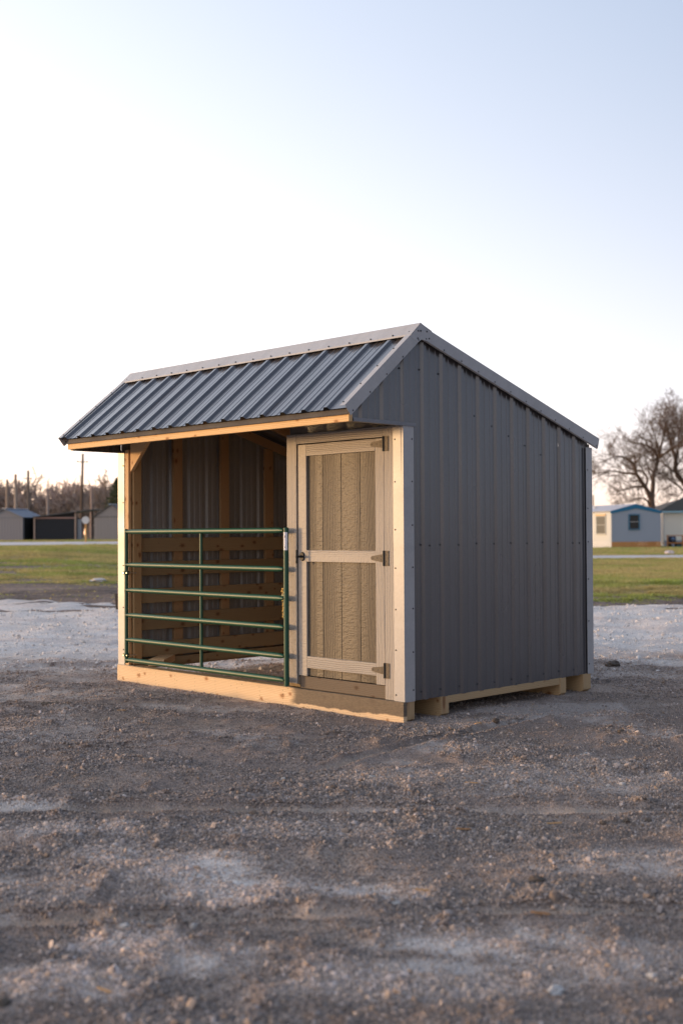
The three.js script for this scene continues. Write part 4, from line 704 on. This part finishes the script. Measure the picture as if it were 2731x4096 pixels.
{ // evergreen behind the tan shed
  const d = 122, g = thing('evergreen_tree', 'dark evergreen tree standing behind the tan shed', 'tree', ground(pxU(478, d), d), SITE);
  const B = new Branches(); B.tube([new THREE.Vector3(0, -0.1, 0), new THREE.Vector3(0, 3, 0), new THREE.Vector3(0.1, 6, 0)], [0.25, 0.16, 0.04], 7); mesh('trunk', B.geo(), barkMat, g);
  const pos = [], nor = [];
  for (let k = 0; k < 5200; k++) { const y = rr(0.4, 6.4), rad = 2.3 * Math.pow(1 - (y - 0.4) / 6.4, 0.7) * (0.72 + 0.5 * vnoise(y * 1.6, k % 7, 5)), a = rr(0, 6.283), r = rad * Math.sqrt(rr(0.15, 1)) * (0.75 + 0.5 * vnoise(a * 1.6, y * 1.3, 9)), c = new THREE.Vector3(Math.cos(a) * r, y, Math.sin(a) * r), e1 = rv().normalize().multiplyScalar(rr(0.12, 0.24)), e2 = rv().normalize().multiplyScalar(rr(0.06, 0.14)), n = new THREE.Vector3().crossVectors(e1, e2).normalize(); for (const q of [c.clone().add(e1), c.clone().add(e2), c.clone().sub(e1)]) { pos.push(...q.toArray()); nor.push(...n.toArray()); } }
  const q = new THREE.BufferGeometry(); q.setAttribute('position', new THREE.Float32BufferAttribute(pos, 3)); q.setAttribute('normal', new THREE.Float32BufferAttribute(nor, 3));
  mesh('crown', q, new THREE.MeshStandardMaterial({ color: lin(0.055, 0.075, 0.03), roughness: 0.9, side: THREE.DoubleSide }), g);
}

// ---------------------------------------------------------------- grass
{
  const pos = [], nor = [];
  for (let k = 0; k < 9; k++) { const a = rr(0, 6.28), r = rr(0, 0.06), lean = rr(0.02, 0.09), h = rr(0.05, 0.13), w = rr(0.006, 0.010), cx = Math.cos(a) * r, cz = Math.sin(a) * r, b = rr(0, 6.28), bx = Math.cos(b), bz = Math.sin(b); const P = [[cx - bz * w, 0, cz + bx * w], [cx + bz * w, 0, cz - bx * w], [cx + bx * lean, h, cz + bz * lean]]; P.forEach(p => pos.push(...p)); for (let q = 0; q < 3; q++) nor.push(0, 1, 0); }
  const g = new THREE.BufferGeometry(); g.setAttribute('position', new THREE.Float32BufferAttribute(pos, 3)); g.computeVertexNormals();
  const spots = [];
  for (let tries = 0; tries < 700000 && spots.length < 170000; tries++) {
    const d = 21.6 * Math.pow(98 / 21.6, Math.pow(rnd(), 1.25)), u = rr(-0.42, 0.42) * d; if (Math.abs(u / d) < 0.12) continue;
    const [x, z] = toXZ(u, d); if (d < yardEdge(u) + 0.25) continue; const s = step(-14, -2, u), a = 71 - 12.5 * s, b = 87 - 20.5 * s; if (d > a - 0.6 && d < b + 0.6) continue;
    const gq = grassiness(u, d); if (rnd() > gq * 0.97 + 0.02) continue; spots.push([u, d, x, z, gq]);
  }
  const im = new THREE.InstancedMesh(g, new THREE.MeshPhysicalMaterial({ color: 0xffffff, roughness: 1, side: THREE.DoubleSide, transmission: 0.4, thickness: 0 }), spots.length), m = new THREE.Matrix4(), q = new THREE.Quaternion(), c = new THREE.Color();
  spots.forEach(([u, d, x, z, gq], i) => { const s = rr(0.5, 1.25) * (0.72 + 0.005 * d) * (0.45 + 0.6 * gq); q.setFromAxisAngle(new THREE.Vector3(0, 1, 0), rr(0, 6.28)); im.setMatrixAt(i, m.compose(new THREE.Vector3(x, landHeight(u, d) - 0.01, z), q, new THREE.Vector3(s * 1.4, s, s * 1.4))); const t = step(0.42, 0.66, fbm(u * 0.45, d * 0.7, 141, 4)) * 0.8 + 0.2 * rnd(), v = rr(0.7, 1.2) * (0.75 + 0.5 * fbm(u * 0.8, d * 0.8, 143, 3)); im.setColorAt(i, c.setRGB((0.60 - 0.22 * t) * v, (0.46 - 0.035 * t) * v, (0.18 - 0.095 * t) * v)); });
  im.name = 'grass'; tag(im, 'short patchy green and straw grass of the field', 'grass', undefined, 'stuff'); im.castShadow = im.receiveShadow = true; scene.add(im);
}

// ---------------------------------------------------------------- gravel stones and litter on the yard
function stoneGeo(s, detail = 0) { const g = new THREE.IcosahedronGeometry(1, detail), p = g.attributes.position; for (let i = 0; i < p.count; i++) { const x = p.getX(i), y = p.getY(i), z = p.getZ(i), k = 0.75 + 0.5 * hash(Math.round(x * 50), Math.round(y * 50) * 31 + Math.round(z * 50), s); p.setXYZ(i, x * k, y * k * 0.72, z * k * 0.9); } g.computeVertexNormals(); return g; }
const stoneMat = new THREE.MeshStandardMaterial({ color: 0xffffff, roughness: 0.92 });
for (let v = 0; v < 2; v++) {
  const N = 210000, im = new THREE.InstancedMesh(stoneGeo(7 + v, 0), stoneMat, N + 9000), m = new THREE.Matrix4(), q = new THREE.Quaternion(), c = new THREE.Color(), e = new THREE.Euler();
  let i = 0, guard = 0;
  while (i < N && guard++ < N * 4) {
    const d = 2.7 * Math.pow(13 / 2.7, rnd()), u = rr(-0.36, 0.36) * d + rr(-0.3, 0.3), p = paleness(u, d), inRut = rutAt(u, d)[1], clump = fbm(u * 2.6, d * 3.4, 151, 3);
    if (rnd() < p * 0.62 + inRut * 0.95 + step(0.5, 0.3, clump) * 0.55) continue;
    const [x, z] = toXZ(u, d); if (x > -3.7 && x < 0.03 && z > -0.11 && z < 0.045) continue;
    const b = rnd(), r = (0.0023 + 0.0031 * rnd() + (b > 0.92 ? 0.004 * rnd() : 0) + (b > 0.988 ? 0.008 * rnd() : 0)) * (0.8 + 0.5 * step(0.4, 0.65, clump));
    q.setFromEuler(e.set(rr(0, 6.28), rr(0, 6.28), rr(0, 6.28))); im.setMatrixAt(i, m.compose(new THREE.Vector3(x, yardHeight(u, d) + r * 0.25, z), q, new THREE.Vector3(r * rr(0.8, 1.4), r, r * rr(0.8, 1.3))));
    const t = rnd(), l = (0.135 + 0.25 * t * t + (t > 0.988 ? 0.2 : 0)) * (1 - p) + (0.30 + 0.36 * t) * p, w = rnd(); im.setColorAt(i, c.setRGB(l * (1.22 + 0.18 * (w - 0.5)), l * 0.965, l * (0.82 - 0.18 * (w - 0.5)))); i++;
  }
  for (let k = 0; k < 9000 && i < im.instanceMatrix.count; k++) {   // chalky chips on the pale ground behind
    const d = rr(11.5, 22), u = rr(-0.42, 0.42) * d; if (d > yardEdge(u) || rnd() > paleness(u, d)) continue; const [x, z] = toXZ(u, d), r = 0.006 + 0.02 * rnd() ** 6;
    q.setFromEuler(e.set(rr(0, 6.28), rr(0, 6.28), rr(0, 6.28))); im.setMatrixAt(i, m.compose(new THREE.Vector3(x, yardHeight(u, d) + r * 0.2, z), q, new THREE.Vector3(r * 1.2, r, r))); const l = rr(0.45, 0.8); im.setColorAt(i, c.setRGB(l, l * 0.92, l * 0.86)); i++;
  }
  im.count = i; im.name = 'gravel'; tag(im, ['loose dark grey gravel strewn over the yard', 'loose mixed gravel grains strewn over the yard'][v], 'gravel', undefined, 'stuff'); im.castShadow = im.receiveShadow = true; scene.add(im);
}
const stoneVar = [0, 1, 2].map(k => stoneGeo(20 + k, 2)), paleStone = new THREE.MeshStandardMaterial({ color: lin(0.52, 0.48, 0.45), roughness: 0.9, bumpMap: soilTex, bumpScale: 0.01 }), tanStone = new THREE.MeshStandardMaterial({ color: lin(0.42, 0.29, 0.20), roughness: 0.9 });
function stone(u, d, r, label, mat = paleStone, group = 'loose stones on the gravel yard', name = 'stone') { const [x, z] = toXZ(u, d), m = mesh(name, stoneVar[Math.floor(rnd() * 3)], mat); m.position.set(x, yardHeight(u, d) + r * 0.28, z); m.scale.set(r * rr(0.9, 1.4), r, r * rr(0.8, 1.2)); m.rotation.y = rr(0, 6.28); tag(m, label, name === 'clod' ? 'clod' : 'stone', group); return m; }
stone(0.63, 3.51, 0.024, 'large pale limestone lump, biggest loose stone on the near gravel', paleStone, undefined);
for (const [u, d, r] of [[-0.76, 4.07, 0.016], [-0.52, 4.07, 0.014], [0.44, 4.33, 0.012], [0.19, 4.27, 0.012], [0.39, 4.35, 0.009], [-0.34, 6.67, 0.014], [1.46, 6.46, 0.013], [1.52, 7.33, 0.014], [1.48, 7.28, 0.012], [0.95, 3.62, 0.016], [-0.22, 6.9, 0.016], [0.16, 6.6, 0.016], [1.55, 6.5, 0.018], [0.78, 4.0, 0.011], [-1.05, 5.6, 0.010], [0.6, 8.15, 0.013], [0.5, 8.25, 0.012], [-2.1, 8.0, 0.012]]) stone(u, d, r, 'small pale rounded stone lying among the dark gravel');
for (const [u, d, r] of [[0.91, 4.43, 0.013], [-0.5, 6.15, 0.011], [-0.55, 6.1, 0.010], [1.15, 6.0, 0.012], [0.05, 5.6, 0.010], [0.83, 3.7, 0.009]]) stone(u, d, r, 'small orange tan stone lying among the dark gravel', tanStone, 'tan stones on the gravel yard');
const clodMat = new THREE.MeshStandardMaterial({ color: lin(0.10, 0.078, 0.062), roughness: 1 });
for (const [u, d, r] of [[0.75, 4.57, 0.022], [-2.29, 9.3, 0.05], [-2.36, 9.35, 0.035], [-2.2, 9.28, 0.03], [1.36, 5.63, 0.02], [1.24, 5.6, 0.016], [1.47, 5.66, 0.018], [1.1, 8.4, 0.028], [1.35, 8.5, 0.024], [2.75, 11.9, 0.06], [1.9, 8.0, 0.02], [-1.0, 3.45, 0.018]]) stone(u, d, r, 'dark brown clod of earth on the gravel', clodMat, 'earth clods on the gravel yard', 'clod');
const chipA = wood(0.75, 0.6, 0.45), chipB = wood(0.5, 0.36, 0.25);
function chip(u, d, len, w, turn, label, mat, group) { const [x, z] = toXZ(u, d); const s = new THREE.Shape([[-len / 2, -w * 0.3], [-len * 0.3, -w / 2], [len * 0.35, -w * 0.42], [len / 2, 0], [len * 0.3, w / 2], [-len * 0.4, w * 0.38]].map(p => new THREE.Vector2(...p))); const m = mesh('wood_chip', new THREE.ExtrudeGeometry(s, { depth: 0.006, bevelEnabled: false }).rotateX(-Math.PI / 2), mat); m.name = len > 6 * w ? 'straw' : 'wood_chip'; m.position.set(x, yardHeight(u, d) + 0.008, z); m.rotation.set(rr(-0.15, 0.15), turn, rr(-0.15, 0.15)); tag(m, label, m.name.startsWith('straw') ? 'straw' : 'wood chip', group); }
chip(0.56, 5.47, 0.07, 0.02, 0.75, 'brown wood chip lying on gravel past the smooth wheel rut', chipB);
chip(-1.16, 7.77, 0.10, 0.035, 0.95, 'long pale wood sliver lying on gravel before the gate', chipA);
chip(0.69, 4.12, 0.07, 0.012, 0.7, 'thin brown wood splinter at the edge of the near wheel rut', chipB);
chip(0.97, 8.38, 0.07, 0.03, 1.6, 'pale pointed wood scrap in front of the second skid end', chipA);
for (const [u, d, l, t] of [[1.01, 5.63, 0.08, 0.7], [0.3, 4.45, 0.06, 0.7], [-0.72, 3.53, 0.06, 0.2], [1.3, 3.9, 0.06, 0.4], [0.7, 6.4, 0.07, 0.5], [-0.3, 9.3, 0.06, 0.9], [-1.7, 9.0, 0.07, 0.9], [1.05, 3.6, 0.06, 0.3]]) chip(u, d, l, 0.006, t, 'thin dry straw stalk lying on the gravel', chipA, 'straw stalks on the gravel');
{ // stake and pale lumps at the edge of the field
  const [u, d] = [-4.05, 21.2], g = mesh('stake', new RoundedBoxGeometry(0.09, 0.34, 0.06, 1, 0.012).translate(0, 0.13, 0), flat(0.06, 0.045, 0.035)); const [x, z] = toXZ(u, d); g.position.set(x, yardHeight(u, d), z); g.rotation.set(0.05, 0.6, 0.04); tag(g, 'short dark wooden stake at the edge of the grass', 'stake');
  const r = mesh('limestone_lump', stoneVar[0], paleStone), [x2, z2] = toXZ(-6.9, 33); r.position.set(x2, landHeight(-6.9, 33) + 0.05, z2); r.scale.set(0.28, 0.10, 0.2); tag(r, 'flat pale limestone lump lying out in the grass', 'stone');
  const r2 = mesh('boulder', stoneVar[1], flat(0.58, 0.5, 0.5)), [x3, z3] = toXZ(pxU(2672, 68.5), 68.5); r2.position.set(x3, landHeight(19, 68) + 0.12, z3); r2.scale.set(0.3, 0.22, 0.3); tag(r2, 'pale pinkish boulder beside the lane before the mobile homes', 'stone');
  for (let k = 0; k < 14; k++) { const uu = rr(-8, -3), m = stone(uu, yardEdge(uu) - rr(0.1, 0.6), rr(0.03, 0.075), 'chalky lump in the spoil along the grass edge', paleStone, 'chalky lumps along the grass edge', 'chalk_lump'); }
}

renderer.render(scene, camera);
